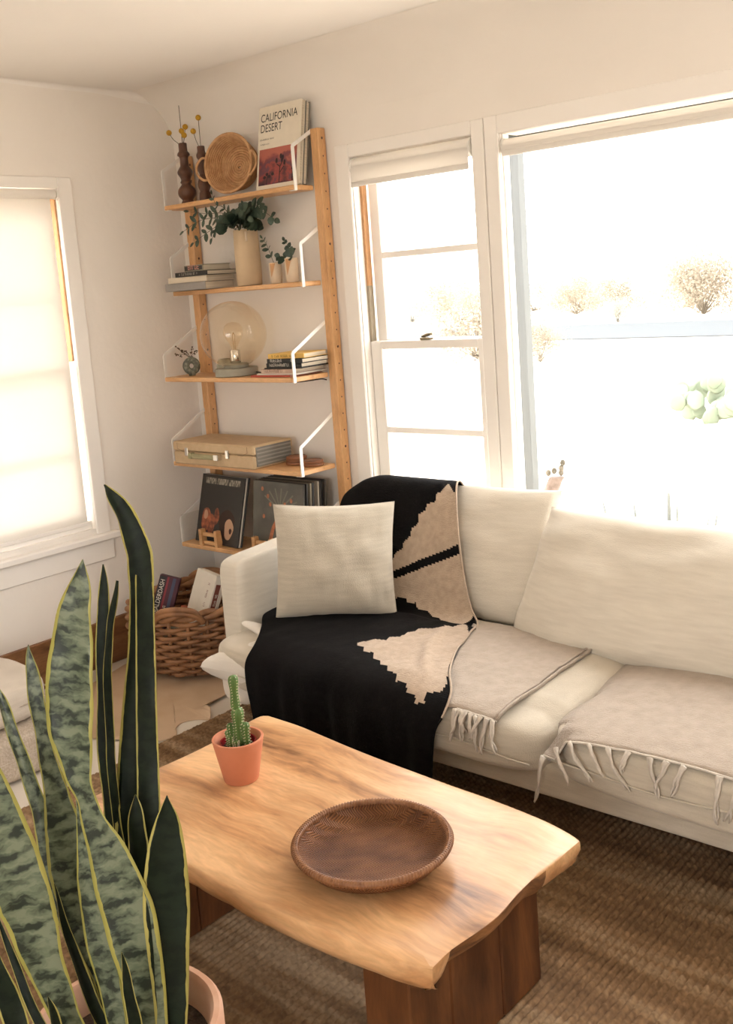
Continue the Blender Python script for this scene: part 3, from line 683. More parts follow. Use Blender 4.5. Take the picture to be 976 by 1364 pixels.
def in_poly(p, poly):
    x, y = p; c = False; j = len(poly) - 1
    for i in range(len(poly)):
        xi, yi = poly[i]; xj, yj = poly[j]
        if (yi > y) != (yj > y) and x < (xj - xi) * (y - yi) / (yj - yi) + xi: c = not c
        j = i
    return c
def bl_pt(s, t):
    x, y, z = blanket(s, t)
    k = min(1, min(s, 1 - s) * 8)
    w = .006 * smoothnoise((x * 7, t * 9, 1)) + .003 * smoothnoise((x * 22, t * 20, 4))
    fold = .010 * math.exp(-((s - .86 - .10 * (t - .5)) / .025) ** 2) * max(0, min(1, (t - .50) * 12)) * max(0, min(1, (.80 - t) * 14))
    if t < .5: return (x, y - w * .8 - .004, z + w * .3)
    if t < .78: return (x, y, z + max(w, -.003) + .013 + fold)
    d = (t - .78) / .22
    wave = .016 * d * sin(x * 26 + 1) + .008 * d * sin(x * 57)
    k2 = max(0, 1 - d * 3.5)
    return (x + .01 * d * smoothnoise((t * 9, s * 3, 8)), y + (1 - k2) * (w - .008) + wave, z + k2 * (max(w, -.003) + .013 + fold))
NS, NT = 112, 236
b = MB()
for j in range(NT + 1):
    for i in range(NS + 1): b.v.append(bl_pt(i / NS, j / NT))
top_n = len(b.v)
for j in range(NT):
    for i in range(NS):
        a = j * (NS + 1) + i
        s, t_ = (i + .5) / NS, (j + .5) / NT
        cr = any(in_poly((s, t_), q) for q in BL_CREAM)
        b.f.append((a, a + NS + 1, a + NS + 2, a + 1)); b.m.append(1 if cr else 0)
# underside, 5 mm in
Vt = [Vector(v) for v in b.v]
for j in range(NT + 1):
    for i in range(NS + 1):
        a = j * (NS + 1) + i
        du = Vt[a + 1] - Vt[a] if i < NS else Vt[a] - Vt[a - 1]; dv = Vt[a + NS + 1] - Vt[a] if j < NT else Vt[a] - Vt[a - NS - 1]
        nn = dv.cross(du).normalized(); b.v.append(tuple(Vt[a] - nn * .005))
for j in range(NT):
    for i in range(NS):
        a = top_n + j * (NS + 1) + i; b.f.append((a, a + 1, a + NS + 2, a + NS + 1)); b.m.append(b.m[j * NS + i])
for j in range(NT):
    for i in (0, NS):
        a = j * (NS + 1) + i; q = (a, top_n + a, top_n + a + NS + 1, a + NS + 1); b.f.append(q if i else q[::-1]); b.m.append(b.m[j * NS + min(i, NS - 1)])
for i in range(NS):
    for j in (0, NT):
        a = j * (NS + 1) + i; q = (a, a + 1, top_n + a + 1, top_n + a); b.f.append(q if j == 0 else q[::-1]); b.m.append(b.m[min(j, NT - 1) * NS + i])
o = b.build('blanket', [M_black, M_cream])
tag(o, 'black woven wool blanket with stepped cream motif draped over the left end of the sofa', 'blanket')
ln = []
for j in range(20, NT + 1): ln.append(bl_pt(.998, j / NT))
MB().tube([(p[0] + .001, p[1] - .001, p[2]) for p in ln if p[2] > .37], .0035, 6).build('selvedge', M_cream, o, world=True)

# ------------------------------------------------------------------ fringed seat throws
def seat_top(x, y):
    cx, hx = (-2.1125, .6875) if x < -1.425 else (-.5975, .8275)
    u = max(-1, min(1, (x - cx) / hx)); v = (y - 2.5725) / .3575
    k = 6.5
    q = max(0, 1 - abs(u) ** k - min(1, abs(v)) ** k) ** (1 / k)
    return .322 + .082 * q + .016 * (1 - u * u) * (1 - ((y - 2.56) / .36) ** 2) + .007 * smoothnoise((x * 5, y * 5, 2))
def throw(name, label, xa, xb, yback, front, skew, tassels, loc, hem0=0.0):
    t = thing(name, label, 'throw', loc)
    nv = 46; nu = 40
    def f(u, v):
        x = xa(v) + (xb(v) - xa(v)) * u
        yf = front(x); L1 = yback - 2.245; L2 = 2.245 - 2.212 + .03
        d = v * (yback - yf if yf > 2.24 else L1 + L2 * (2.24 - yf) / .05)
        y = yback - d
        if y > 2.262: z = seat_top(x, y)
        else:
            s = 2.262 - y; a = min(1.25, s / .055); z = seat_top(x, 2.262) - .055 * (1 - cos(a)) - max(0, s - .069) * .95; y = 2.262 - .055 * sin(a)
        z += .009 + .003 * smoothnoise((x * 16, y * 16, 6)) + .002 * smoothnoise((x * 40, y * 40, 1))
        return (x, y - .006, z)
    b = MB(); b.grid(f, nu, nv, 0, flip=True)
    n0 = len(b.v); b.v += [(p[0], p[1] + .002, p[2] - .006) for p in b.v[:n0]]
    b.f += [tuple(i + n0 for i in q[::-1]) for q in b.f[:nu * nv]]; b.m += [0] * (nu * nv)
    rim = [i for i in range(nu + 1)] + [j * (nu + 1) + nu for j in range(1, nv + 1)] + [nv * (nu + 1) + i for i in range(nu - 1, -1, -1)] + [j * (nu + 1) for j in range(nv - 1, 0, -1)]
    b.f += [(rim[i], rim[(i + 1) % len(rim)], n0 + rim[(i + 1) % len(rim)], n0 + rim[i]) for i in range(len(rim))]; b.m += [0] * len(rim)
    b.build('cloth', M_throw, t, world=True, recalc=True)
    hem = [f(i / nu, 1) for i in range(int(hem0 * nu), nu + 1)]
    MB().tube([(p[0], p[1] - .002, p[2] - .002) for p in hem], .0032, 6).build('hem', M_fringe, t, world=True)
    for u, ln, dx, k in tassels:
        p = Vector(f(u, 1)); b = MB(); ln *= 1.15
        for s in range(3):
            pts = []; ph = random.random() * 6
            for i in range(9):
                q = i / 8
                pts.append((p.x + dx * q * ln + (s - 1) * .004 * (1 - q * .6) + .006 * sin(q * 7 + ph) * q, p.y - .006 - .014 * min(1, q * 3) - .003 * s + .004 * sin(q * 5 + ph * 2), p.z - ln * q * (1 if k == 0 else .55) - k * .3 * ln * q * q))
            b.tube(pts, [.0050 * (1 - .55 * i / 8) * (1 + .25 * sin(i * 2 + s)) for i in range(9)], 6)
        b.build('tassel', M_fringe, t, world=True)
    return t, f
tl, fl_ = throw('seat_throw', 'cream fringed throw on the seat cushion beside the black blanket', lambda v: -2.05 + .30 * v, lambda v: -1.555 + .01 * v, 2.87, lambda x: 2.226 + .01 * (x + 1.6), 0,
      [(.36, .085, -.15, 0), (.40, .060, -.2, 0), (.45, .050, .3, 0), (.52, .075, -.15, 0), (.60, .062, .2, 0), (.68, .085, .1, 0), (.76, .06, -.4, 0), (.86, .088, -.15, 0), (.95, .075, .15, 0)], (-1.8, 2.5, .42), .36)
for k in (0, 1):     # the doubled, stitched side hem
    MB().tube([(fl_(1 - k * .035, j / 30)[0], fl_(1 - k * .035, j / 30)[1], fl_(1 - k * .035, j / 30)[2] + .003) for j in range(31)], .0038, 6).build('side_hem', M_throw, tl, world=True)
throw('seat_throw', 'wide cream fringed throw on the sofa seat in front of the big back cushion', lambda v: -1.445 + .04 * v, lambda v: SX1 - .25, 2.86, lambda x: 2.232 - .012 * smoothnoise((x * 3, 1, 1)), 0,
      [(.004, .115, -.18, 0), (.03, .075, .55, 0), (.06, .075, .75, 0), (.10, .06, .65, 0), (.135, .085, .6, 0), (.175, .05, -.3, 0), (.215, .085, .25, 0), (.245, .065, -.35, 0), (.275, .07, -.35, 0), (.335, .10, -.05, 0), (.37, .09, -.3, 0), (.43, .06, .3, 0), (.48, .07, -.2, 0), (.53, .08, .2, 0), (.6, .07, .1, 0), (.7, .07, -.1, 0), (.8, .07, .1, 0), (.9, .07, .1, 0)], (-.9, 2.5, .42))

# ------------------------------------------------------------------ live-edge coffee table
ct = thing('coffee_table', 'low coffee table with a thick honey-coloured live-edge wooden slab top', 'coffee table', (-1.63, 1.6, .016))
out = [(-2.170, 1.952), (-2.05, 1.950), (-1.969, 1.941), (-1.85, 1.926), (-1.723, 1.913), (-1.59, 1.904), (-1.465, 1.896), (-1.36, 1.892), (-1.261, 1.884), (-1.18, 1.874), (-1.115, 1.858), (-1.084, 1.846), (-1.077, 1.840), (-1.0765, 1.832),
       (-1.079, 1.76), (-1.084, 1.68), (-1.082, 1.60), (-1.074, 1.52), (-1.078, 1.455), (-1.088, 1.38), (-1.0865, 1.325), (-1.0862, 1.315), (-1.092, 1.311), (-1.16, 1.296), (-1.234, 1.287), (-1.33, 1.278), (-1.42, 1.273), (-1.51, 1.274), (-1.606, 1.279), (-1.69, 1.283), (-1.78, 1.29),
       (-1.92, 1.302), (-2.05, 1.315), (-2.188, 1.331), (-2.193, 1.42), (-2.183, 1.55), (-2.176, 1.66), (-2.178, 1.78), (-2.189, 1.88), (-2.190, 1.935)]
P = [p[:2] for p in catmull(out + [out[0]], 3)][:-1]; n = len(P); cx, cy = -1.63, 1.60
b = MB(); layers = [(-.006, .370), (-.002, .3685), (.0005, .365), (.002, .350), (.0, .335), (-.006, .322), (-.016, .315)]
def out_dir(i):
    a, c = Vector(P[i - 4]), Vector(P[(i + 4) % n]); d = (c - a).normalized(); return Vector((d.y, -d.x)) * (-1)
vs = []
for k, (off, z) in enumerate(layers):
    for i, p in enumerate(P):
        d = out_dir(i); w = 0
        if 1 < k: w = .0035 * smoothnoise((p[0] * 12, p[1] * 12, z * 16)) + .003 * smoothnoise((p[0] * 40, p[1] * 40, z * 60))
        end = p[0] > -1.10 and k > 1
        if end: w -= (.010 + .014 * max(0, smoothnoise((p[1] * 9, z * 9, 2)) + .2)) * (k - 1) / 3 * (1 if 1.36 < p[1] < 1.66 else .35)
        q = Vector(p) + d * (off + w); vs.append((q.x, q.y, z))
vs.append((cx, cy, .370)); vs.append((cx, cy, .315))
top_in = []
fs = [(k * n + i, (k + 1) * n + i, (k + 1) * n + (i + 1) % n, k * n + (i + 1) % n) for k in range(len(layers) - 1) for i in range(n)]
base_ = len(vs)
for s in (.92, .6, .3):
    for i, p in enumerate(P): vs.append((cx + (vs[i][0] - cx) * s, cy + (vs[i][1] - cy) * s, .370 + .0012 * smoothnoise((p[0] * 6 * s, p[1] * 6 * s, 1))))
rings = [0, base_, base_ + n, base_ + 2 * n]
ft = [(rings[k] + i, rings[k] + (i + 1) % n, rings[k + 1] + (i + 1) % n, rings[k + 1] + i) for k in range(3) for i in range(n)]
ft += [(rings[3] + i, rings[3] + (i + 1) % n, len(layers) * n) for i in range(n)]
fb = [((len(layers) - 1) * n + (i + 1) % n, (len(layers) - 1) * n + i, len(layers) * n + 1) for i in range(n)]
b.add(vs, [], 0); b.f += ft + fb; b.m += [0] * (len(ft) + len(fb))
for f in fs:
    c = [sum(vs[i][j] for i in f) / 4 for j in range(3)]
    b.f.append(f); b.m.append(1 if (c[0] > -1.115 and 1.37 < c[1] < 1.72 and c[2] < .363) else 0)
b.build('slab_top', [M_table, M_bark], ct, world=True, sharp=50, recalc=True)
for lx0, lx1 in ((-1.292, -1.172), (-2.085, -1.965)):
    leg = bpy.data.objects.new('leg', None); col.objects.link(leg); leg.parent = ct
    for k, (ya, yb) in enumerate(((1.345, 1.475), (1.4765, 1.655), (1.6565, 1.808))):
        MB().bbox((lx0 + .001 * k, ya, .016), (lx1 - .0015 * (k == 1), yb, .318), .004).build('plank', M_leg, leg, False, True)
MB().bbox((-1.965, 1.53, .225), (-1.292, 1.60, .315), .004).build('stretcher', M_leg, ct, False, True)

# ------------------------------------------------------------------ woven bowl
m = bpy.data.materials.new('herringbone_weave'); m.use_nodes = True; nt = m.node_tree; N = nt.nodes; L = nt.links; bs = N['Principled BSDF']
bs.inputs['Roughness'].default_value = .5; bs.inputs['Specular IOR Level'].default_value = .25
tc = N.new('ShaderNodeTexCoord'); sp = N.new('ShaderNodeSeparateXYZ'); L.new(tc.outputs['Object'], sp.inputs[0])
def mth(op, a, c=None, v=None):
    k = N.new('ShaderNodeMath'); k.operation = op; L.new(a, k.inputs[0])
    if c is not None: L.new(c, k.inputs[1])
    if v is not None: k.inputs[1].default_value = v
    return k.outputs[0]
r45x = mth('ADD', sp.outputs[0], sp.outputs[1]); r45y = mth('SUBTRACT', sp.outputs[0], sp.outputs[1])
zig = mth('PINGPONG', r45y, v=.020); tri = mth('ADD', r45x, mth('MULTIPLY', zig, v=1.0)); st = mth('PINGPONG', tri, v=.0046); hgt = mth('DIVIDE', st, v=.0046)
nz_ = N.new('ShaderNodeTexNoise'); nz_.inputs['Scale'].default_value = 14; nz_.inputs['Detail'].default_value = 6; L.new(tc.outputs['Object'], nz_.inputs['Vector'])
rp = N.new('ShaderNodeValToRGB'); rp.color_ramp.elements[0].position = .35; rp.color_ramp.elements[0].color = (.15, .056, .022, 1); rp.color_ramp.elements[1].position = .7; rp.color_ramp.elements[1].color = (.30, .125, .05, 1)
L.new(nz_.outputs['Fac'], rp.inputs[0]); mxx = N.new('ShaderNodeMix'); mxx.data_type = 'RGBA'; mxx.blend_type = 'MULTIPLY'
mxx.inputs[0].default_value = .75; L.new(rp.outputs[0], mxx.inputs[6]); cc = N.new('ShaderNodeCombineColor'); [L.new(mth('ADD', hgt, v=.22), cc.inputs[i]) for i in range(3)]; L.new(cc.outputs[0], mxx.inputs[7]); L.new(mxx.outputs[2], bs.inputs['Base Color'])
bp = N.new('ShaderNodeBump'); bp.inputs['Strength'].default_value = .8; bp.inputs['Distance'].default_value = .003; L.new(hgt, bp.inputs['Height']); L.new(bp.outputs[0], bs.inputs['Normal'])
M_bowl = m
t = thing('woven_bowl', 'shallow round brown woven bowl on the coffee table', 'bowl', (-1.405, 1.528, .3705))
b = MB(); b.lathe([(.0, .010), (.06, .0105), (.115, .015), (.140, .024), (.155, .036), (.163, .048)], n=64)
b.lathe([(.166, .046), (.160, .030), (.147, .014), (.125, .004), (.06, .0), (.0, .0)], n=64); b.build('weave', M_bowl, t)
rimm = mat('bowl_rim', (.30, .135, .055), (.20, .08, .03), rough=.5, scale=60)
b = MB(); pts = []
for i in range(64): a = 2 * pi * i / 64; pts.append((.168 * cos(a), .168 * sin(a), .047))
b.tube(pts, .0075, 8, closed=True); b.build('rim', rimm, t)
b = MB(); pts = []; tw = 150
for i in range(tw * 6): a = 2 * pi * i / (tw * 6); q = 2 * pi * i / 6; pts.append(((.168 + .0078 * cos(q)) * cos(a), (.168 + .0078 * cos(q)) * sin(a), .047 + .0078 * sin(q)))
b.tube(pts, .0016, 4, closed=True); b.build('rim_wrapping', rimm, t)

# ------------------------------------------------------------------ potted cactus
t = thing('potted_cactus', 'small green cactus in a terracotta pot on the coffee table', 'cactus', (-1.940, 1.632, .3705))
b = MB(); b.lathe([(.0, .0), (.043, .0), (.045, .003), (.0655, .108), (.0665, .112), (.0655, .114), (.0600, .114), (.0585, .110), (.052, .070), (.0, .068)], n=40); b.build('pot', M_terra, t, sharp=50)
b = MB(); b.lathe([(.0415, .07), (.0455, .100), (.047, .101), (.047, .104), (.0440, .104), (.041, .088), (.0, .087)], n=32); b.build('inner_pot', M_redpot, t, sharp=50)
MB().lathe([(.0, .093), (.02, .0925), (.042, .089)], n=20).build('soil', M_soil, t)
def cactus(c, h, r, ribs=5, tilt=(0, 0), name='stem'):
    b = MB(); n = ribs * 8; prof = [(.55, 0), (.85, .08), (.92, .2), (.80, .45), (.82, .6), (1.0, .8), (.95, .9), (.72, .965), (.35, .995), (.02, 1)]
    def ax(z): return (c[0] + tilt[0] * z * z / h, c[1] + tilt[1] * z * z / h, c[2] + z)
    pr = catmull([(p[0], p[1]) for p in prof], 4)
    vs = []
    for rr, zz in pr:
        A = ax(zz * h)
        for i in range(n):
            a = 2 * pi * i / n; k = 1 - .34 * (1 - abs(cos(ribs * a / 2)) ** 1.3)
            vs.append((A[0] + r * rr * k * cos(a), A[1] + r * rr * k * sin(a), A[2]))
    fs = [(j * n + i, j * n + (i + 1) % n, (j + 1) * n + (i + 1) % n, (j + 1) * n + i) for j in range(len(pr) - 1) for i in range(n)]
    o = b.add(vs, fs).build(name, M_cactus, t)
    s = MB(); cnt = max(6, int(h / .0075))
    for i in range(ribs):
        a = 2 * pi * i / ribs
        for j in range(cnt):
            zz = (j + .5) / cnt; k = zz * (len(pr) - 1)
            rr = next((pr[q][0] + (pr[q + 1][0] - pr[q][0]) * (zz - pr[q][1]) / max(1e-6, pr[q + 1][1] - pr[q][1]) for q in range(len(pr) - 1) if pr[q + 1][1] >= zz), .3)
            A = ax(zz * h); p = Vector((A[0] + r * rr * cos(a), A[1] + r * rr * sin(a), A[2]))
            for q in range(3):
                d = Vector((cos(a + (q - 1) * .7), sin(a + (q - 1) * .7), .3 * (q - 1))) * .0038
                s.tube([p, p + d], [.0007, .0002], 3, caps=False)
            s.ball(p, .0013, 6)
    s.build('spines', M_spine, o); return o
cactus((.004, .003, .088), .105, .0165, 5, (.000, .01)); cactus((-.0015, .004, .185), .093, .0135, 5, (-.004, .012))
cactus((.021, .010, .088), .066, .0115, 6, (.012, .006)); cactus((-.016, -.006, .088), .062, .0105, 6, (-.008, 0)); cactus((-.022, -.010, .088), .043, .0095, 6, (-.008, -.003))
cactus((-.008, -.018, .088), .034, .009, 6, (0, -.004)); cactus((.010, -.016, .088), .024, .008, 6); cactus((-.010, .010, .09), .072, .0095, 6, (-.006, .006))

# ------------------------------------------------------------------ snake plant
LEAVES = [
 ('dark', [(-1.617,1.099,1.271,0.0014), (-1.596,1.104,1.246,0.0139), (-1.570,1.110,1.203,0.0208), (-1.550,1.109,1.155,0.0249), (-1.538,1.103,1.115,0.0248), (-1.530,1.091,1.063,0.0220), (-1.523,1.073,0.983,0.0219), (-1.517,1.048,0.878,0.0259), (-1.510,1.019,0.747,0.0299), (-1.498,0.991,0.603,0.0326), (-1.483,0.960,0.432,0.0298), (-1.483,0.960,0.285,0.0208)]),
 ('dark', [(-1.540,1.107,1.118,0.0097), (-1.529,1.101,1.096,0.0151), (-1.516,1.083,1.010,0.0164), (-1.503,1.061,0.905,0.0177), (-1.489,1.040,0.801,0.0190), (-1.474,1.017,0.685,0.0203), (-1.459,0.990,0.543,0.0202), (-1.446,0.963,0.417,0.0174), (-1.446,0.963,0.285,0.0122)]),
 ('dark', [(-1.586,1.057,1.133,0.0014), (-1.579,1.049,1.089,0.0096), (-1.575,1.035,1.029,0.0123), (-1.566,1.018,0.936,0.0137), (-1.556,1.000,0.830,0.0150), (-1.541,0.986,0.724,0.0163), (-1.524,0.979,0.644,0.0177), (-1.502,0.971,0.538,0.0190), (-1.483,0.958,0.419,0.0162), (-1.483,0.958,0.285,0.0114)]),
 ('dark', [(-1.556,1.064,1.104,0.0027), (-1.557,1.048,1.057,0.0068), (-1.556,1.032,1.005,0.0068), (-1.552,1.017,0.939,0.0081), (-1.540,1.000,0.834,0.0081), (-1.526,0.985,0.728,0.0081), (-1.526,0.985,0.285,0.0080)]),
 ('pale', [(-1.468,0.942,1.186,0.0006), (-1.475,0.932,1.136,0.0213), (-1.483,0.919,1.079,0.0327), (-1.487,0.909,1.016,0.0403), (-1.490,0.897,0.940,0.0430), (-1.488,0.893,0.882,0.0380), (-1.483,0.892,0.829,0.0267), (-1.475,0.896,0.782,0.0178), (-1.467,0.901,0.741,0.0217), (-1.449,0.909,0.681,0.0346), (-1.430,0.917,0.607,0.0449), (-1.417,0.920,0.539,0.0451), (-1.405,0.921,0.459,0.0374), (-1.393,0.918,0.366,0.0285), (-1.393,0.918,0.285,0.0199)]),
 ('pale', [(-1.638,0.919,1.014,0.0007), (-1.630,0.915,0.973,0.0107), (-1.619,0.911,0.921,0.0147), (-1.607,0.907,0.861,0.0133), (-1.594,0.904,0.809,0.0160), (-1.578,0.903,0.750,0.0226), (-1.565,0.900,0.691,0.0319), (-1.553,0.893,0.619,0.0332), (-1.536,0.890,0.547,0.0279), (-1.514,0.893,0.482,0.0212), (-1.487,0.898,0.409,0.0159), (-1.487,0.898,0.285,0.0111)]),
 ('pale', [(-1.709,0.884,0.947,0.0007), (-1.694,0.885,0.907,0.0095), (-1.673,0.888,0.846,0.0122), (-1.651,0.890,0.785,0.0135), (-1.630,0.893,0.725,0.0149), (-1.615,0.892,0.672,0.0176), (-1.595,0.890,0.592,0.0202), (-1.564,0.894,0.498,0.0189), (-1.526,0.903,0.404,0.0161), (-1.526,0.903,0.285,0.0113)]),
 ('pale', [(-1.563,0.739,0.995,0.0012), (-1.550,0.748,0.905,0.0243), (-1.534,0.759,0.807,0.0417), (-1.519,0.771,0.720,0.0457), (-1.508,0.781,0.644,0.0460), (-1.503,0.789,0.580,0.0401), (-1.496,0.797,0.509,0.0328), (-1.481,0.810,0.430,0.0267), (-1.470,0.823,0.363,0.0218), (-1.470,0.823,0.285,0.0152)]),
 ('dark', [(-1.376,0.990,0.769,0.0006), (-1.377,0.987,0.728,0.0193), (-1.380,0.979,0.669,0.0322), (-1.380,0.968,0.584,0.0387), (-1.378,0.960,0.504,0.0349), (-1.375,0.953,0.424,0.0299), (-1.373,0.944,0.343,0.0247), (-1.373,0.944,0.285,0.0173)]),
 ('dark', [(-1.473,0.994,0.742,0.0007), (-1.469,0.987,0.708,0.0133), (-1.463,0.980,0.663,0.0173), (-1.455,0.971,0.598,0.0199), (-1.443,0.960,0.507,0.0212), (-1.430,0.950,0.416,0.0185), (-1.430,0.950,0.285,0.0130)]),
 ('pale', [(-1.493,0.888,0.772,0.0006), (-1.489,0.891,0.733,0.0077), (-1.483,0.889,0.672,0.0167), (-1.478,0.887,0.606,0.0219), (-1.470,0.885,0.532,0.0233), (-1.457,0.886,0.451,0.0208), (-1.444,0.886,0.363,0.0169), (-1.444,0.886,0.285,0.0118)]),
 ('dark', [(-1.373,0.866,0.550,0.0006), (-1.377,0.871,0.501,0.0075), (-1.378,0.875,0.442,0.0113), (-1.380,0.879,0.383,0.0127), (-1.380,0.879,0.285,0.0089)]),
 ('dark', [(-1.549,0.860,0.612,0.0007), (-1.534,0.860,0.550,0.0065), (-1.511,0.864,0.471,0.0105), (-1.483,0.871,0.391,0.0118), (-1.461,0.879,0.331,0.0118), (-1.461,0.879,0.285,0.0082)]),
 ('dark', [(-1.641,0.795,0.560,0.0013), (-1.613,0.797,0.491,0.0066), (-1.579,0.801,0.415,0.0092), (-1.542,0.809,0.339,0.0105), (-1.529,0.825,0.285,0.0080)]),
 ('dark', [(-1.529,0.732,0.562,0.0025), (-1.525,0.734,0.508,0.0149), (-1.515,0.739,0.453,0.0187), (-1.502,0.748,0.392,0.0163), (-1.487,0.803,0.285,0.0114)]),
 ('dark', [(-1.445,0.766,0.500,0.0006), (-1.453,0.776,0.451,0.0087), (-1.456,0.787,0.387,0.0113), (-1.456,0.800,0.285,0.0080)]),
]

def leaf_mat(name, base1, base2, band, edge):
    m = bpy.data.materials.new(name); m.use_nodes = True; nt = m.node_tree; N = nt.nodes; L = nt.links; b = N['Principled BSDF']
    b.inputs['Roughness'].default_value = .5 if base1[0] < .1 else .42; b.inputs['Specular IOR Level'].default_value = .22 if base1[0] < .1 else .4
    uv = N.new('ShaderNodeUVMap'); sp = N.new('ShaderNodeSeparateXYZ'); L.new(uv.outputs[0], sp.inputs[0])
    tc = N.new('ShaderNodeTexCoord')
    mp = N.new('ShaderNodeMapping'); mp.inputs['Scale'].default_value = (1.5, 55, 1); L.new(uv.outputs[0], mp.inputs[0])
    n0 = N.new('ShaderNodeTexNoise'); n0.inputs['Scale'].default_value = 55; n0.inputs['Detail'].default_value = 2; L.new(tc.outputs['Object'], n0.inputs['Vector'])
    ad = N.new('ShaderNodeVectorMath'); ad.operation = 'MULTIPLY_ADD'; ad.inputs[1].default_value = (0.5, 1.1, .5); L.new(n0.outputs['Color'], ad.inputs[0]); L.new(mp.outputs[0], ad.inputs[2])
    n1 = N.new('ShaderNodeTexNoise'); n1.inputs['Scale'].default_value = 1.0; n1.inputs['Detail'].default_value = 3; L.new(ad.outputs[0], n1.inputs['Vector'])
    r = N.new('ShaderNodeValToRGB'); e = r.color_ramp.elements; e[0].position = .40; e[0].color = (*band, 1); e[1].position = .60; e[1].color = (*base1, 1); k = e.new(.50); k.color = (*base2, 1)
    L.new(n1.outputs['Fac'], r.inputs[0])
    a = N.new('ShaderNodeMath'); a.operation = 'SUBTRACT'; a.inputs[1].default_value = .5; L.new(sp.outputs[0], a.inputs[0])
    ab = N.new('ShaderNodeMath'); ab.operation = 'ABSOLUTE'; L.new(a.outputs[0], ab.inputs[0])
    n4 = N.new('ShaderNodeTexNoise'); n4.inputs['Scale'].default_value = 30; L.new(tc.outputs['Object'], n4.inputs['Vector'])
    ww = N.new('ShaderNodeMath'); ww.operation = 'MULTIPLY_ADD'; ww.inputs[1].default_value = .10; L.new(n4.outputs['Fac'], ww.inputs[0]); L.new(ab.outputs[0], ww.inputs[2])
    gt = N.new('ShaderNodeMath'); gt.operation = 'GREATER_THAN'; gt.inputs[1].default_value = .475; L.new(ww.outputs[0], gt.inputs[0])
    mx = N.new('ShaderNodeMix'); mx.data_type = 'RGBA'; L.new(gt.outputs[0], mx.inputs[0]); L.new(r.outputs[0], mx.inputs[6]); mx.inputs[7].default_value = (*edge, 1)
    L.new(mx.outputs[2], b.inputs['Base Color'])
    return m
ML = {'pale': leaf_mat('pale_banded_leaf', (.17, .195, .125), (.10, .125, .075), (.014, .022, .012), (.36, .33, .08)),
      'dark': leaf_mat('shaded_dark_leaf', (.008, .016, .007), (.006, .012, .005), (.003, .007, .003), (.40, .35, .10))}  # backlit leaves: dark green, with their shade put into the colour
sp_ = thing('snake_plant', 'tall variegated snake plant in a weathered terracotta pot in front of the coffee table', 'plant', (-1.46, .91, .018))
b = MB(); b.lathe([(.0, .0), (.115, .0), (.12, .006), (.150, .27), (.152, .275), (.168, .278), (.172, .286), (.172, .330), (.166, .338), (.156, .338), (.150, .330), (.147, .285), (.142, .27), (.0, .268)], n=56)
b.build('pot', M_terra2, sp_, sharp=45)
MB().lathe([(.0, .284), (.08, .281), (.146, .276)], n=28).build('soil', M_soil, sp_)
def leaf(pts, kind, idx):
    Q = catmull(pts[::-1], 7); n = len(Q); rnd = random.Random(idx); nu = 8
    vs = []; uvs = []; fs = []
    camv = Vector((-.651, .743, -.1)).normalized()
    twist0 = (rnd.random() - .5) * .9
    cum = [0]
    for a, c in zip(Q, Q[1:]): cum.append(cum[-1] + (Vector(a[:3]) - Vector(c[:3])).length)
    cup = .20 if kind == 'dark' else .14
    for side in (1, -1):
        for i, q in enumerate(Q):
            a = Vector(Q[max(0, i - 1)][:3]); c = Vector(Q[min(n - 1, i + 1)][:3]); t = (c - a).normalized()
            tw = twist0 * cos(i / n * 3.0 + idx); hw = max(q[3], .0006) / max(.75, cos(tw))
            wv = t.cross(camv).normalized(); wv = (Matrix.Rotation(tw, 3, t) @ wv); nv = wv.cross(t).normalized()
            if nv.dot(camv) > 0: nv = -nv
            th = .0022 * min(1, hw / .01)
            for k in range(nu + 1):
                u = 2 * k / nu - 1
                rip = .0025 * sin(i * .55 + idx) * abs(u) ** 2
                p = Vector(q[:3]) + wv * (hw * u) + nv * (cup * hw * (u * u - .4) * (1 if idx % 3 else -1) + rip + side * th * (1 - u * u * .8))
                vs.append(p); uvs.append((k / nu, cum[i]))
    off = n * (nu + 1)
    for i in range(n - 1):
        for k in range(nu):
            a = i * (nu + 1) + k; fs.append((a, a + 1, a + nu + 2, a + nu + 1)); fs.append((off + a, off + a + nu + 1, off + a + nu + 2, off + a + 1))
        for k in (0, nu):
            a = i * (nu + 1) + k; fs.append((a, a + nu + 1, off + a + nu + 1, off + a))
    a = (n - 1) * (nu + 1); fs += [(a + k, a + k + 1, off + a + k + 1, off + a + k) for k in range(nu)]
    b = MB(); b.add(vs, fs); o = b.build('leaf', ML[kind], sp_, world=True, recalc=True)
    lay = o.data.uv_layers.new(name='UVMap')
    for l in o.data.loops: lay.data[l.index].uv = uvs[l.vertex_index]
    return o
for i, (kind, pts) in enumerate(LEAVES): leaf(pts, kind, i)

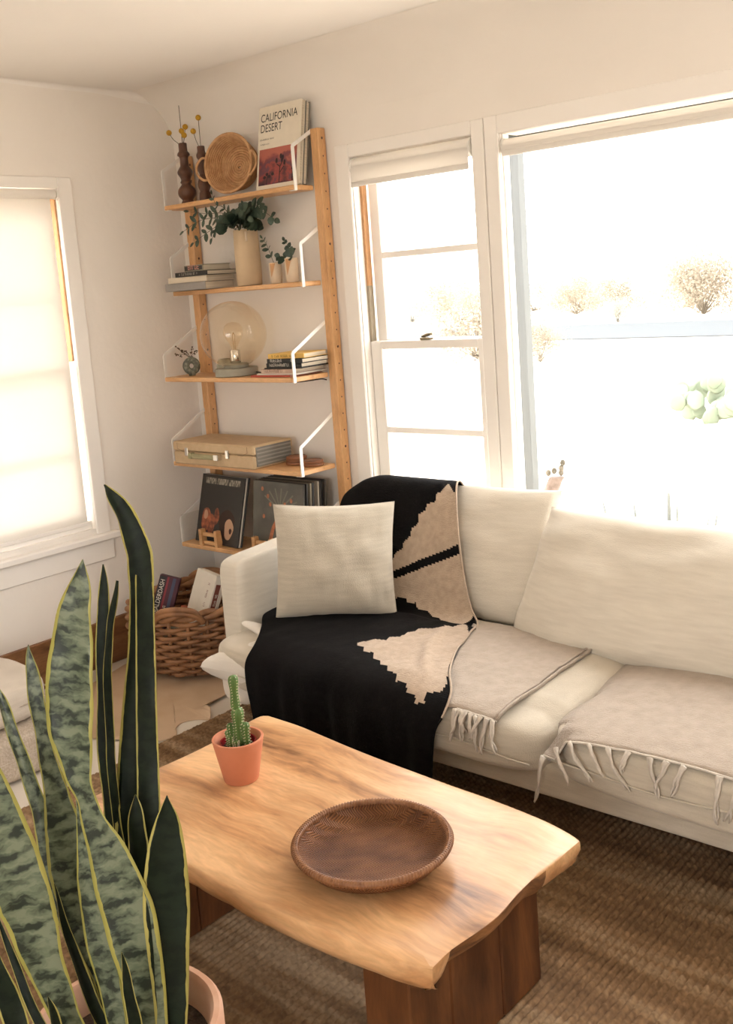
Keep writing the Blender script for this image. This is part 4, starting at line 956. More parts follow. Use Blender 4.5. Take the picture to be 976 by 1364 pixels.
# ------------------------------------------------------------------ wall shelf
SH = thing('shelf_unit', 'bamboo wall shelf with five boards and white metal brackets in the corner', 'shelf', (-3.37, 3.2, .46))
for x0 in (-3.795, -2.966):
    u_ = MB().bbox((x0, 3.180, .47), (x0 + .043, 3.226, 2.245), .003).build('upright', M_bamboov, SH, False, True)
    h = MB()
    for k in range(25):
        z = 2.205 - k * .0705
        h.tube([(x0 + .0425, 3.204, z), (x0 + .0434, 3.204, z)], .0055 if k % 6 == 0 else .0035, 10)
    h.build('peg_holes', M_walnut, u_, world=True)['kind'] = 'stuff'
SZ = [(2.022, 3.060), (1.637, 3.060), (1.254, 2.964), (.864, 2.964), (.479, 2.964)]
for k, (z, y0) in enumerate(SZ):
    MB().bbox((-3.788, y0, z - .020), (-2.967, 3.179, z), .003).build('board', M_bamboo, SH, False, True)
    hi, tp = (.150, .215) if k < 2 else (.098, .215)
    if k == 4: hi, tp = .11, .215
    for x in (-3.7895, -2.9655):
        sx = .0025
        pts = [(y0 + .012, z - .0215), (y0 + .012, z + hi), (3.186, z + tp)]
        b = MB(); w_ = .0075
        (ya, za), (yb, zb), (yc, zc) = pts
        b.box((x - sx, ya - w_, za), (x + sx, ya + w_, zb))
        d = Vector((yc - yb, zc - zb)).normalized(); nrm = Vector((-d.y, d.x)) * w_
        poly = [(yb - w_, zb - .002), (yb + w_, zb - .002), (yc + nrm.x * -1, zc - nrm.y), (yc + nrm.x, zc + nrm.y), (yb - w_ + .004, zb + .008)]
        b.prism(poly, x - sx, x + sx, 0, 'x')
        b.box((x - (.03 if x > -3 else -.03), ya - w_, z - .0225), (x, ya + w_, z - .0205))
        b.build('bracket', M_white, SH, False, True, recalc=True)
S1, S2, S3, S4, S5 = [s[0] for s in SZ]

# ---- top shelf
def turned(name, label, loc, k_, prof, stems):
    prof = [(r_ * k_, z_) for r_, z_ in prof]
    t = thing(name, label, 'vase', loc)
    MB().lathe(catmull(prof, 5), n=28).build('body', M_walnut, t)
    for tip, ball in stems:
        pts = catmull([(0, 0, prof[-1][1] - .03), (tip[0] * .25, tip[1] * .25, prof[-1][1] + .02), (tip[0] * .7, tip[1] * .7, prof[-1][1] + (tip[2] - prof[-1][1]) * .6), tip], 5)
        s = MB().tube(pts, .0014, 5).build('flower_stem', M_stem, t)
        if ball: MB().ball(tip, .0125, 14).build('flower_head', M_yellow, s)
turned('bobbin_vase', 'tall dark wood bobbin vase holding yellow ball flowers, nearest the corner', (-3.690, 3.120, S1 + .001), .72,
       [(.0, .0), (.036, .0), (.040, .004), (.036, .012), (.034, .018), (.052, .034), (.056, .05), (.050, .066), (.032, .082), (.030, .088), (.036, .094), (.030, .104), (.034, .116), (.046, .130), (.047, .142), (.034, .158), (.027, .168), (.026, .196), (.030, .206), (.039, .212), (.036, .222), (.027, .232), (.026, .262), (.020, .262), (.018, .24)],
       [((-.012, .01, .43), False), ((-.085, .0, .322), True), ((.012, .015, .335), True), ((.014, -.01, .315), True), ((.017, .0, .297), True)])
turned('bobbin_vase', 'shorter dark wood bobbin vase with rounded beads beside the coiled basket', (-3.575, 3.125, S1 + .001), .72,
       [(.0, .0), (.034, .0), (.038, .004), (.037, .020), (.033, .036), (.029, .044), (.037, .058), (.039, .072), (.034, .090), (.026, .108), (.024, .118), (.034, .136), (.038, .150), (.034, .166), (.025, .178), (.031, .188), (.032, .200), (.024, .214), (.023, .234), (.018, .234), (.016, .21)],
       [((-.040, .0, .306), True), ((-.010, .01, .36), True)])
# coiled basket, tipped up against the wall with its inside towards the room
t = thing('coiled_basket', 'small round coiled palm basket with loop handles tipped on its side on the top shelf', 'basket', (-3.378, 3.120, S1 + .004))
ax = Vector((.17, -.90, .10)).normalized(); c0 = Vector((0, .002, .130))
ux = ax.cross(Vector((0, 0, 1))).normalized(); uz = ux.cross(ax)
def cb(r, h, a): return c0 + (ux * cos(a) + uz * sin(a)) * r + ax * h
pts = []; turns = 17
for i in range(turns * 40):
    k = i / 40; a = 2 * pi * k
    if k < 8.5: r, h = .004 + k * .0108, -.055
    else: s = k - 8.5; r, h = .0958 + s * .0030, -.055 + s * .0098
    pts.append(cb(r, h, a))
MB().tube(pts, .0062, 6).build('coil', M_coil, t)
MB().tube([cb(.1225, .030, 2 * pi * i / 60) for i in range(60)], .0068, 8, closed=True).build('rim', M_coil, t)
for a0 in (-.1, pi + .1):
    hp = [cb(.122, .028, a0 - .38), cb(.140, .040, a0 - .34), cb(.158, .046, a0 - .12), cb(.158, .046, a0 + .12), cb(.140, .040, a0 + .34), cb(.122, .028, a0 + .38)]
    MB().tube(catmull(hp, 6), .0055, 8).build('handle', M_coil, t)
# standing books
M_bookwhite = flat('ivory_cover', (.74, .67, .55)); M_bookgrey = flat('grey_cover', (.20, .185, .155)); M_photo = None
def photo_mat():
    m = bpy.data.materials.new('sunset_print'); m.use_nodes = True; nt = m.node_tree; N = nt.nodes; L = nt.links; b = N['Principled BSDF']; b.inputs['Roughness'].default_value = .5
    tc = N.new('ShaderNodeTexCoord'); n = N.new('ShaderNodeTexNoise'); n.inputs['Scale'].default_value = 16; n.inputs['Detail'].default_value = 4; L.new(tc.outputs['Object'], n.inputs['Vector'])
    sp = N.new('ShaderNodeSeparateXYZ'); L.new(tc.outputs['Object'], sp.inputs[0])
    a = N.new('ShaderNodeMath'); a.operation = 'MULTIPLY_ADD'; a.inputs[1].default_value = 3.4; L.new(sp.outputs[2], a.inputs[0]); L.new(n.outputs['Fac'], a.inputs[2])
    r = N.new('ShaderNodeValToRGB'); e = r.color_ramp.elements; e[0].position = .50; e[0].color = (.035, .012, .018, 1); e[1].position = 1.0; e[1].color = (.42, .12, .085, 1)
    for p, c in ((.62, (.10, .025, .032)), (.72, (.30, .055, .045)), (.80, (.12, .045, .065)), (.90, (.20, .05, .055))): k = e.new(p); k.color = (*c, 1)
    L.new(a.outputs[0], r.inputs[0]); L.new(r.outputs[0], b.inputs['Base Color']); return m
M_photo = photo_mat()
def standing_book(name, label, loc, rot, W, H, T, cover, cat='book'):
    t = thing(name, label, cat, loc, rot)
    b = MB(); b.bbox((0, 0, 0), (W, .0025, H), .0006); b.bbox((0, T - .0025, 0), (W, T, H), .0006); b.bbox((0, .0025, 0), (.003, T - .0025, H), .0006); b.build('cover', cover, t, False)
    MB().box((.003, .0026, .004), (W - .004, T - .0026, H - .004)).build('pages', M_paper, t, False)
    return t
t = standing_book('photo_book', 'large ivory book titled CALIFORNIA DESERT with a red desert photograph on its cover', (-3.228, 3.105, S1 + .0045), (RAD(-10), 0, 0), .250, .345, .020, M_bookwhite)
lettering('CALIFORNIA\nDESERT', .047, M_ink, t, (.012, -.0006, .282), (RAD(90), 0, 0), .80)
scribble(20, .0055, M_ink, t, (.012, -.0006, .206), (RAD(90), 0, 0), 3); scribble(13, .0055, M_ink, t, (.012, -.0006, .186), (RAD(90), 0, 0), 4)
MB().box((.012, -.0007, .018), (.232, -.0001, .168)).build('cover_photograph', M_photo, t, False)
b = MB()
def disc(b, x, z, rx, rz, y=-.0009, n=14, mi=0): b.add([(x + rx * cos(2 * pi * i / n), y, z + rz * sin(2 * pi * i / n)) for i in range(n)], [tuple(range(n))], mi)
def strip(b, pts, w, y=-.0009, mi=0):
    for (x0, z0), (x1, z1) in zip(pts, pts[1:]):
        d = Vector((x1 - x0, z1 - z0)).normalized() * w; b.add([(x0 + d.y, y, z0 - d.x), (x1 + d.y, y, z1 - d.x), (x1 - d.y, y, z1 + d.x), (x0 - d.y, y, z0 + d.x)], [(0, 1, 2, 3)], mi)
strip(b, [(.135, .02), (.137, .085), (.150, .105)], .0025); strip(b, [(.137, .085), (.118, .098)], .002); strip(b, [(.137, .06), (.160, .085)], .002)
for x, z in ((.152, .122), (.140, .128), (.116, .112), (.163, .100), (.148, .112)): disc(b, x, z, .0065, .011)
strip(b, [(.06, .02), (.065, .06)], .002); strip(b, [(.21, .02), (.212, .075)], .003)
for x, z in ((.062, .062), (.075, .052), (.048, .05), (.095, .06), (.212, .07)): disc(b, x, z, .009, .007)
b.build('plant_silhouette', flat('plum_black', (.02, .008, .012)), t, False)['kind'] = 'stuff'
standing_book('tall_book', 'grey book standing behind the California Desert book on the top shelf', (-3.230, 3.130, S1 + .0045), (RAD(-10), 0, 0), .252, .338, .022, M_bookgrey)

# ---- second shelf
def lying_book(name, label, loc, rz, W, D, T, cover, spine=None, text=None, tmat=None, group=None, cat='book', size=None, tx=.02):
    """spine towards -Y"""
    t = thing(name, label, cat, loc, (0, 0, rz), group)
    b = MB(); b.bbox((0, 0, 0), (W, D, .0022), .0006); b.bbox((0, 0, T - .0022), (W, D, T), .0006); b.bbox((0, 0, .0022), (W, .003, T - .0022), .0006); b.build('cover', cover, t, False)
    MB().box((.003, .003, .0023), (W - .004, D - .004, T - .0023)).build('pages', M_paper, t, False)
    if spine: MB().box((W * spine[0], -.0006, T * .16), (W * spine[1], -.0001, T * .84)).build('spine_label', spine[2], t, False)
    if text: scribble(text, size or T * .5, tmat, t, (tx, -.0012, T * .28), (RAD(90), 0, 0), text)
    return t
z = S2 + .001
lying_book('thick_book', 'thick grey clothbound book at the bottom of the stack on the second shelf', (-3.763, 3.000, z), RAD(.5), .273, .172, .034, flat('slate_cloth', (.30, .275, .25)), text=12, tmat=flat('grey_ink', (.36, .33, .31)), size=.014, tx=.07); z += .0345
lying_book('thick_book', 'cream hardback book second from the bottom of the stack on the second shelf', (-3.745, 3.006, z), RAD(.5), .261, .168, .025, flat('cream_cover', (.66, .57, .44))); z += .0255
lying_book('paperback', 'black book with pale spine lettering below the top of the stack on the second shelf', (-3.690, 3.004, z), RAD(-2), .226, .165, .020, flat('black_cover', (.022, .02, .018)), text=16, tmat=flat('pale_ink', (.40, .37, .32)), size=.011, tx=.03); z += .0205
lying_book('paperback', 'small olive book with black and pink spine topping the second-shelf stack', (-3.632, 3.012, z), RAD(-4), .135, .155, .027, flat('olive_cover', (.24, .22, .155)), spine=(.03, .97, flat('spine_black', (.02, .02, .02))), text=5, tmat=flat('pink_ink', (.66, .30, .22)), size=.021, tx=.028)
# tall stoneware vase with eucalyptus
t = thing('stoneware_vase', 'tall cream stoneware vase full of eucalyptus branches on the second shelf', 'vase', (-3.335, 3.122, S2 + .001))
MB().lathe([(.0, .0), (.051, .0), (.054, .004), (.0555, .08), (.0545, .16), (.0525, .234), (.0505, .238), (.047, .234), (.045, .20), (.0, .20)], n=40).build('body', M_stoneware, t, sharp=60)
MB().tube(catmull([(.040, -.036, .228), (.043, -.039, .212), (.043, -.039, .198), (.041, -.037, .188)], 5), [.005] * 16, 8).build('drip', M_stonewhite, t)
def leafdisc(b, p, d, n_, L_, W_, mi=0):
    """a small oval leaf with a fold, from p along d"""
    d = Vector(d).normalized(); n_ = Vector(n_); n_ = (n_ - d * n_.dot(d)); n_ = n_.normalized() if n_.length > 1e-4 else d.orthogonal().normalized(); w = d.cross(n_)
    pr = [(0, .12), (.18, .75), (.45, 1), (.75, .78), (.95, .3), (1, .02)]; vs = []
    for s, ww in pr:
        q = Vector(p) + d * (L_ * s) - n_ * (L_ * .12 * s * s)
        vs += [q - w * (W_ * .5 * ww) + n_ * (.08 * W_ * ww), q, q + w * (W_ * .5 * ww) + n_ * (.08 * W_ * ww)]
    fs = []
    for i in range(len(pr) - 1): fs += [(3 * i, 3 * i + 1, 3 * i + 4, 3 * i + 3), (3 * i + 1, 3 * i + 2, 3 * i + 5, 3 * i + 4)]
    b.add(vs, fs, mi); o = len(b.v) - len(vs)
    b.add([v - n_ * .0008 for v in vs], [f[::-1] for f in fs], mi)
rnd = random.Random(3)
def branch(par, pts, leaves, L_, W_, m=M_euc, r=.0018, narrow=False):
    path = [Vector(p) for p in catmull(pts, 8)]
    s = MB().tube(path, [r * (1 - .6 * i / len(path)) for i in range(len(path))], 6).build('branch', M_stem, par)
    for k in range(leaves):
        i = int((.25 + .75 * (k // 2 * 2 + 1) / leaves) * (len(path) - 2)); i = min(i, len(path) - 2); p = path[i]; tdir = (path[i + 1] - path[i]).normalized()
        side = tdir.cross(Vector((rnd.uniform(-.4, .4), -1, rnd.uniform(-.2, .6)))).normalized() * (1 if k % 2 else -1)
        d = side + tdir * .55 + Vector((0, -.25, rnd.uniform(-.25, .25)))
        f = rnd.uniform(.75, 1.15) * (1 - .35 * k / leaves)
        b = MB(); leafdisc(b, p, d, Vector((rnd.uniform(-.5, .5), -1, rnd.uniform(0, .8))), L_ * f, W_ * f); b.build('leaf', m, s, recalc=False)
    b = MB(); leafdisc(b, path[-1], path[-1] - path[-3], (0, -1, .4), L_ * .7, W_ * .6); b.build('leaf', m, s)
branch(t, [(0, 0, .2), (-.10, -.03, .29), (-.22, -.05, .30), (-.335, -.06, .262)], 12, .052, .022)
branch(t, [(0, 0, .2), (-.09, -.02, .31), (-.20, -.03, .325), (-.30, -.05, .345)], 8, .046, .020)
branch(t, [(0, 0, .2), (-.08, -.04, .27), (-.17, -.06, .245), (-.262, -.07, .205)], 10, .048, .028)
branch(t, [(0, 0, .2), (-.05, -.03, .29), (-.10, -.055, .27), (-.15, -.06, .215)], 8, .046, .034)
branch(t, [(0, 0, .2), (.08, -.03, .31), (.15, -.03, .30), (.225, -.04, .262)], 10, .048, .042)
branch(t, [(0, 0, .2), (.05, -.03, .31), (.10, -.03, .33), (.13, -.03, .325)], 6, .055, .030)
branch(t, [(0, 0, .2), (-.04, -.07, .33), (-.075, -.085, .35), (-.09, -.09, .395)], 6, .030, .018)
branch(t, [(0, 0, .2), (.02, -.03, .30), (.05, -.05, .315), (.09, -.06, .285)], 8, .050, .046)
bk = bpy.data.objects.new('leaf_cluster', None); col.objects.link(bk); bk.parent = t
for k in range(64):      # the dense crown of round leaves over the vase mouth
    a = rnd.uniform(0, 2 * pi); rr = .098 * rnd.random() ** .5; h = .244 + .080 * (1 - (rr / .098) ** 2) * rnd.uniform(.55, 1.05)
    p = Vector((rr * cos(a) - .012, rr * sin(a) * .7 - .02, h)); d = Vector((cos(a), sin(a) * .8 - .25, rnd.uniform(-.55, .55)))
    b = MB(); leafdisc(b, p - d.normalized() * .02, d, (rnd.uniform(-.4, .4), -1, rnd.uniform(.1, .9)), rnd.uniform(.045, .062), rnd.uniform(.042, .058)); b.build('leaf', M_euc, bk)
# two small planters, slipped in white with a bare clay wedge
def planter(label, loc, h, r, sprigs, sgn):
    t = thing('clay_planter', label, 'planter', loc)
    def fn(a, z): return 1
    b = MB(); n = 36; pr = [(.88, 0), (.92, .02), (1.0, .5), (1.03, .9), (1.02, .98), (.93, 1.0), (.90, .9)]
    vs = [(r * q * cos(2 * pi * i / n), r * q * sin(2 * pi * i / n), h * zz) for q, zz in pr for i in range(n)]
    for j in range(len(pr) - 1):
        for i in range(n):
            k = (i + 1) % n; b.f.append((j * n + i, j * n + k, (j + 1) * n + k, (j + 1) * n + i)); b.m.append(0)
    b.v = vs; b.f.append(tuple(range(n))[::-1]); b.m.append(0); b.build('body', M_stonewhite, t, sharp=50)
    # the bare wedge: a thin shield on the front
    w = MB(); g = []
    for j in range(9):
        zz = .30 + .66 * j / 8; wd = .62 * (j / 8) ** .8 + .02
        for i in range(7): a = -pi / 2 + .38 + (-.55 + (i / 6) * 2 * wd * .75) + (.12 * (1 - j / 8)); q = r * (1.0 + .03 * zz) * 1.012; g.append((q * cos(a), q * sin(a), h * zz))
    w.add(g, [(j * 7 + i, j * 7 + i + 1, (j + 1) * 7 + i + 1, (j + 1) * 7 + i) for j in range(8) for i in range(6)]); w.build('bare_clay_wedge', M_clay, t)
    MB().lathe([(.0, h * .9), (r * .9, h * .89)], n=20).build('soil', M_soil, t)
    for pts, nl, L_, W_ in sprigs: branch(t, pts, nl, L_, W_, r=.0014)
planter('squat white and tan clay planter with one thin leafy sprig beside the tall vase', (-3.178, 3.130, S2 + .001), .088, .027, [([(0, 0, .07), (-.012, -.01, .12), (-.030, -.012, .165), (-.050, -.014, .192)], 8, .032, .016)], 1)
planter('white and tan clay planter with round dark leaves next to the shelf bracket', (-3.082, 3.130, S2 + .001), .100, .028, [([(0, 0, .08), (.01, -.01, .12), (.0, -.012, .15), (-.014, -.014, .172)], 6, .030, .024), ([(0, 0, .08), (-.018, -.02, .105), (-.034, -.03, .112)], 3, .036, .036), ([(0, 0, .08), (.02, -.02, .105), (.036, -.028, .115)], 3, .036, .036)], 1)

# ---- third shelf
t = thing('ring_vase', 'small speckled dark ring-shaped vase with dried sprigs on the third shelf', 'vase', (-3.688, 3.045, S3 + .001), (0, 0, RAD(44)))
b = MB(); pts = [(.036 * .68 * cos(2 * pi * i / 36), 0, .0435 + .036 * .72 * sin(2 * pi * i / 36)) for i in range(36)]; b.tube(pts, .0155, 14, closed=True); b.build('ring', M_ring, t)
MB().lathe([(.012, 0.0), (.016, .0), (.013, .012)], n=16, cap0=True).build('foot', M_ring, t); MB().lathe([(.010, .072), (.011, .086), (.008, .087), (.007, .076)], n=16).build('neck', M_ring, t)
for tip in ((-.06, -.01, .135), (-.045, .0, .120), (-.02, -.02, .115), (.01, 0, .125), (.03, .01, .112), (-.068, -.01, .10)):
    s = MB().tube(catmull([(0, 0, .08), (tip[0] * .4, tip[1] * .5, .098), tip], 6), .0010, 5).build('sprig', M_dry, t)
    b = MB()
    for k in range(7):
        q = Vector(tip) * (.55 + .45 * k / 6) + Vector((0, 0, .08 * (.45 - .45 * k / 6))); b.ball(q + Vector((rnd.uniform(-.006, .006), rnd.uniform(-.006, .006), rnd.uniform(-.005, .006))), rnd.uniform(.0022, .004), 6)
    b.build('buds', M_dry, s)
t = thing('globe_lamp', 'table lamp with a large clear amber glass globe on a round concrete base', 'lamp', (-3.392, 3.050, S3 + .001))
b = MB(); b.lathe([(.0, .0), (.090, .0), (.094, .003), (.095, .030), (.092, .034), (.0, .035)], n=48); b.build('base', M_concrete, t, sharp=40)
MB().lathe([(.0, .035), (.052, .035), (.054, .038), (.054, .050), (.050, .053), (.0, .053)], n=36).build('collar', M_concrete, t, sharp=40)
MB().lathe([(.0, .053), (.021, .053), (.023, .056), (.023, .108), (.020, .112), (.0, .112)], n=28).build('socket', M_chrome, t, sharp=40)
R_ = .145; cz = .178
prof = [(R_ * cos(a), cz + R_ * sin(a)) for a in [RAD(-66) + (RAD(156)) * i / 40 for i in range(41)]]; prof[-1] = (.0005, cz + R_)
MB().lathe(prof, n=64).build('globe', M_amber, t)
bl = [(.012, .112), (.014, .125), (.024, .145), (.036, .165), (.042, .188), (.038, .212), (.024, .228), (.001, .234)]
o = MB().lathe(catmull(bl, 4), n=28).build('bulb', M_bulb, t)
MB().tube(catmull([(-.004, 0, .113), (-.006, 0, .15), (-.012, .004, .175), (-.003, .006, .185), (.003, -.006, .185), (.012, -.003, .175), (.006, 0, .15), (.004, 0, .113)], 5), .0011, 5).build('filament', mat('filament_wire', (.45, .26, .10), rough=.4, metallic=.6), o)
MB().tube(catmull([(.085, .03, .012), (.12, .05, .006), (.14, .09, .005), (.13, .122, .005)], 6), .003, 6).build('power_cord', M_blackp, t)
MB().tube(catmull([(.250, .02, -.026), (.31, .05, -.034), (.37, .08, -.030), (.412, .10, -.026), (.424, .118, -.032)], 6), .003, 6).build('power_cord', M_blackp, t)
t = tag(MB().lathe(catmull([(.0, .0), (.028, .0), (.036, .010), (.040, .03), (.035, .055), (.024, .066), (.016, .062), (.0, .06)], 4), n=28).build('sage_pot', M_sage), 'small rounded sage-grey pot half hidden behind the glass globe lamp', 'pot'); t.location = (-3.560, 3.135, S3 + .001)
# stack of books and magazines
z = S3 + .001
def mag(label, x, y, rz, W, D, T, cover, name='magazine', **k):
    global z
    lying_book(name, label, (x, y, z), RAD(rz), W, D, T, flat(*cover), **k); z += T + .0005
mag('thin red and orange magazine at the bottom of the third-shelf stack', -3.225, 2.975, 2, .225, .205, .008, ('magazine_red', (.42, .075, .045)))
mag('thin white magazine second from the bottom of the third-shelf stack', -3.190, 2.978, 4, .220, .20, .006, ('magazine_white', (.66, .61, .53)))
mag('pale pink paperback with a printed spine low in the third-shelf stack', -3.165, 2.980, 3, .185, .20, .017, ('paperback_pink', (.52, .36, .28)), name='paperback', text=12, tmat=flat('brown_ink', (.20, .09, .06)), size=.012, spine=(.02, .75, flat('spine_tan', (.58, .44, .34))))
mag('dark magazine in the middle of the third-shelf stack', -3.150, 2.986, 6, .20, .195, .005, ('magazine_dark', (.03, .028, .026)))
mag('black paperback with white title below another black paperback on the third shelf', -3.140, 2.990, 3, .195, .17, .018, ('paperback_black', (.018, .018, .018)), name='paperback', text=12, tmat=flat('white_ink', (.62, .58, .52)), size=.0125)
mag('black paperback directly under the yellow paperback on the third shelf', -3.132, 2.988, 2, .198, .165, .018, ('paperback_ink', (.022, .021, .02)), name='paperback', text=14, tmat=flat('white_ink2', (.66, .62, .56)), size=.0125)
mag('yellow paperback on top of the third-shelf stack', -3.120, 2.985, 8, .185, .165, .020, ('paperback_yellow', (.72, .46, .12)), name='paperback', text=17, tmat=flat('olive_ink', (.22, .14, .03)), size=.010)

# ---- fourth shelf
t = thing('record_player_case', 'tan leatherette portable case with an olive handle and grey slatted end on the fourth shelf', 'record player', (-3.470, 3.060, S4 + .0005))
def lp(x, y, z_): return (x + 3.470, y - 3.060, z_)
MB().bbox(lp(-3.735, 2.930, .0), lp(-3.205, 3.168, .058), .006).build('body', M_case, t, smooth=False)
MB().bbox(lp(-3.737, 2.928, .060), lp(-3.203, 3.170, .102), .007).build('lid', M_case, t, smooth=False)
g = MB().bbox(lp(-3.2045, 2.945, .010), lp(-3.2015, 3.155, .094), .001).build('grille', M_grille, t, smooth=False)
for k in range(5): MB().bbox(lp(-3.2025, 2.948, .016 + k * .016), lp(-3.1985, 3.152, .022 + k * .016), .0008).build('slat', mat('grille_slat', (.31, .295, .26), rough=.5), g, smooth=False)
tr = MB(); tr.prism([(x + 3.470, zz) for x, zz in [(-3.70, .098), (-3.70, .072), (-3.67, .060), (-3.64, .060), (-3.64, .058), (-3.67, .058), (-3.703, .070), (-3.703, .098)]], -.1325, -.1318, 0, 'y'); tr.prism([(x + 3.470, zz) for x, zz in [(-3.24, .098), (-3.24, .072), (-3.27, .060), (-3.30, .060), (-3.30, .058), (-3.27, .058), (-3.237, .070), (-3.237, .098)]], -.1325, -.1318, 0, 'y')
tr.build('lid_seam', mat('seam_brown', (.30, .20, .11)), t, smooth=False, recalc=True)
hd = MB().bbox(lp(-3.585, 2.905, .034), lp(-3.435, 2.916, .056), .004).build('handle', M_olive, t, smooth=False)
MB().bbox(lp(-3.435, 2.903, .032), lp(-3.405, 2.930, .058), .003).build('handle_end', M_chrome, hd, smooth=False); MB().bbox(lp(-3.605, 2.903, .032), lp(-3.585, 2.930, .058), .003).build('handle_end', M_olive, hd, smooth=False)
for x in (-3.648, -3.375): MB().bbox(lp(x, 2.921, .040), lp(x + .022, 2.931, .078), .003).build('latch', M_chrome, t, smooth=False)
def coaster(label, x, y, zz, r, rz):
    t = thing('leather_coaster', label, 'coaster', (x, y, zz)); MB().lathe([(.0, .0), (r - .002, .0), (r, .003), (r, .009), (r - .002, .0115), (.0, .0115)], n=32).build('disc', M_leather, t, sharp=40)
    MB().tube([(r * .86 * cos(2 * pi * i / 32), r * .86 * sin(2 * pi * i / 32), .0117) for i in range(32)], .0012, 5, closed=True).build('stitching', M_walnut, t)
coaster('round brown leather coaster at the bottom of the taller pile against the tan case', -3.125, 3.105, S4 + .001, .046, 0); coaster('middle round leather coaster of the taller pile against the tan case', -3.128, 3.108, S4 + .013, .045, 0); 
coaster('leather coaster crowning the taller pile against the tan case', -3.124, 3.106, S4 + .025, .045, 0)
coaster('bottom leather coaster of the low pair beside the white bracket', -3.026, 3.105, S4 + .001, .046, 0); coaster('top leather coaster of the low pair beside the white bracket', -3.028, 3.106, S4 + .013, .045, 0)

# ---- records on the bottom shelf
M_lpdark = flat('charcoal_sleeve', (.028, .025, .022), .4); M_lpgrey = mat('grey_green_sleeve', (.115, .105, .085), (.055, .052, .042), rough=.35, scale=9, detail=7)
def record(label, loc, rot, cover, T=.006, grp=None):
    t = thing('record_sleeve', label, 'record', loc, rot, grp)
    MB().bbox((0, 0, 0), (.315, T, .315), .0008).build('sleeve', cover, t, False); return t
def blob(b, pts, y=-.0008, mi=0): b.add([(p[0], y, p[1]) for p in pts], [tuple(range(len(pts)))], mi)
LR = (RAD(-18), 0, 0)
t = record('dark record sleeve with a pale title band and a shouting face, on a wooden stand', (-3.745, 3.012, S5 + .004), (RAD(-15), 0, RAD(-4)), M_lpdark, .007)
b = MB()
for k in range(3): blob(b, [(.030 + k * .088, .272), (.110 + k * .088, .272), (.110 + k * .088, .300), (.030 + k * .088, .300)])
b.build('title_band', mat('pale_lettering', (.42, .38, .30), (.10, .09, .07), rough=.5, scale=140, contrast=(.42, .58), stretch=(1, 1, .35)), t, False)
b = MB(); hp = lambda cx_, cz_, rx, rz, n=20, ph=0: [(cx_ + rx * cos(2 * pi * i / n) * (1 + .12 * sin(3 * 2 * pi * i / n + ph)), cz_ + rz * sin(2 * pi * i / n)) for i in range(n)]
blob(b, hp(.218, .095, .056, .068), -.0007); b.build('dark_hair', flat('hair_brown', (.035, .016, .010)), t, False)
b = MB(); blob(b, hp(.238, .075, .032, .048, 20, 1), -.0010); b.build('face_shape', flat('skin_print', (.50, .30, .19)), t, False)
b = MB(); blob(b, hp(.252, .068, .010, .013), -.0013); b.build('open_mouth', flat('mouth_dark', (.05, .012, .010)), t, False)
b = MB(); blob(b, hp(.065, .105, .038, .055, 18, 2), -.0007); blob(b, hp(.105, .085, .026, .05, 18, .5), -.0008); blob(b, hp(.14, .125, .018, .04, 16, 1.5), -.0007)
b.build('ember_shape', mat('ember_print', (.42, .12, .05), (.10, .028, .018), rough=.5, scale=40), t, False)
b = MB(); blob(b, hp(.06, .128, .015, .022, 16, 2), -.0012); b.build('pale_face_shape', flat('skin_print2', (.46, .27, .17)), t, False)
record('white-edged record sleeve directly behind the shouting-face record', (-3.738, 3.0205, S5 + .004), (RAD(-15), 0, RAD(-4)), flat('white_sleeve', (.55, .51, .44)), .004)
record('black record sleeve at the back of the tilted pair on the left stand', (-3.733, 3.026, S5 + .004), (RAD(-15), 0, RAD(-4)), M_lpdark, .006)
t = record('grey-green record sleeve with an orange splash design behind the throw pillow', (-3.335, 2.998, S5 + .003), (RAD(-7), 0, RAD(-1)), M_lpgrey, .006)
b = MB(); strip(b, [(.10, .02), (.115, .07), (.128, .11), (.150, .145), (.185, .165), (.215, .15), (.225, .12)], .010, -.0009); strip(b, [(.19, .165), (.205, .20), (.20, .23)], .007, -.0010); strip(b, [(.215, .16), (.245, .185), (.25, .215)], .006, -.0011)
for x, zz in ((.095, .25), (.11, .215), (.07, .16), (.24, .24), (.16, .2), (.06, .28)): disc(b, x, zz, .008, .010, -.0009)
b.build('splash_design', mat('splash_print', (.50, .17, .07), (.30, .09, .04), rough=.4, scale=50), t, False)['kind'] = 'stuff'
b = MB()
for k in range(7): a = .5 + k * .33; strip(b, [(.17 + .03 * cos(a), .19 + .03 * sin(a)), (.17 + .12 * cos(a), .19 + .10 * sin(a))], .0035, -.0007)
b.build('ray_design', flat('ray_print', (.17, .16, .125)), t, False)
cols = [(.03, .028, .025), (.20, .17, .12), (.02, .02, .02), (.10, .075, .05), (.34, .30, .24), (.025, .022, .02), (.015, .015, .015), (.07, .06, .05)]
for k, c in enumerate(cols):
    dsc = ['near-black', 'khaki', 'jet black', 'dark brown', 'pale beige', 'charcoal', 'glossy black', 'smoky brown'][k]
    record('%s record sleeve, %s in the row behind the orange splash record' % (dsc, ['first', 'second', 'third', 'fourth', 'fifth', 'sixth', 'seventh', 'last'][k]), (-3.330 + .003 * (k * 5 % 3), 3.020 + k * .0160, S5 + .003), (RAD(-4.2 + .15 * k), 0, 0), flat('sleeve_%d' % k, c, .45), .007 + .002 * (k % 3), 'upright records')
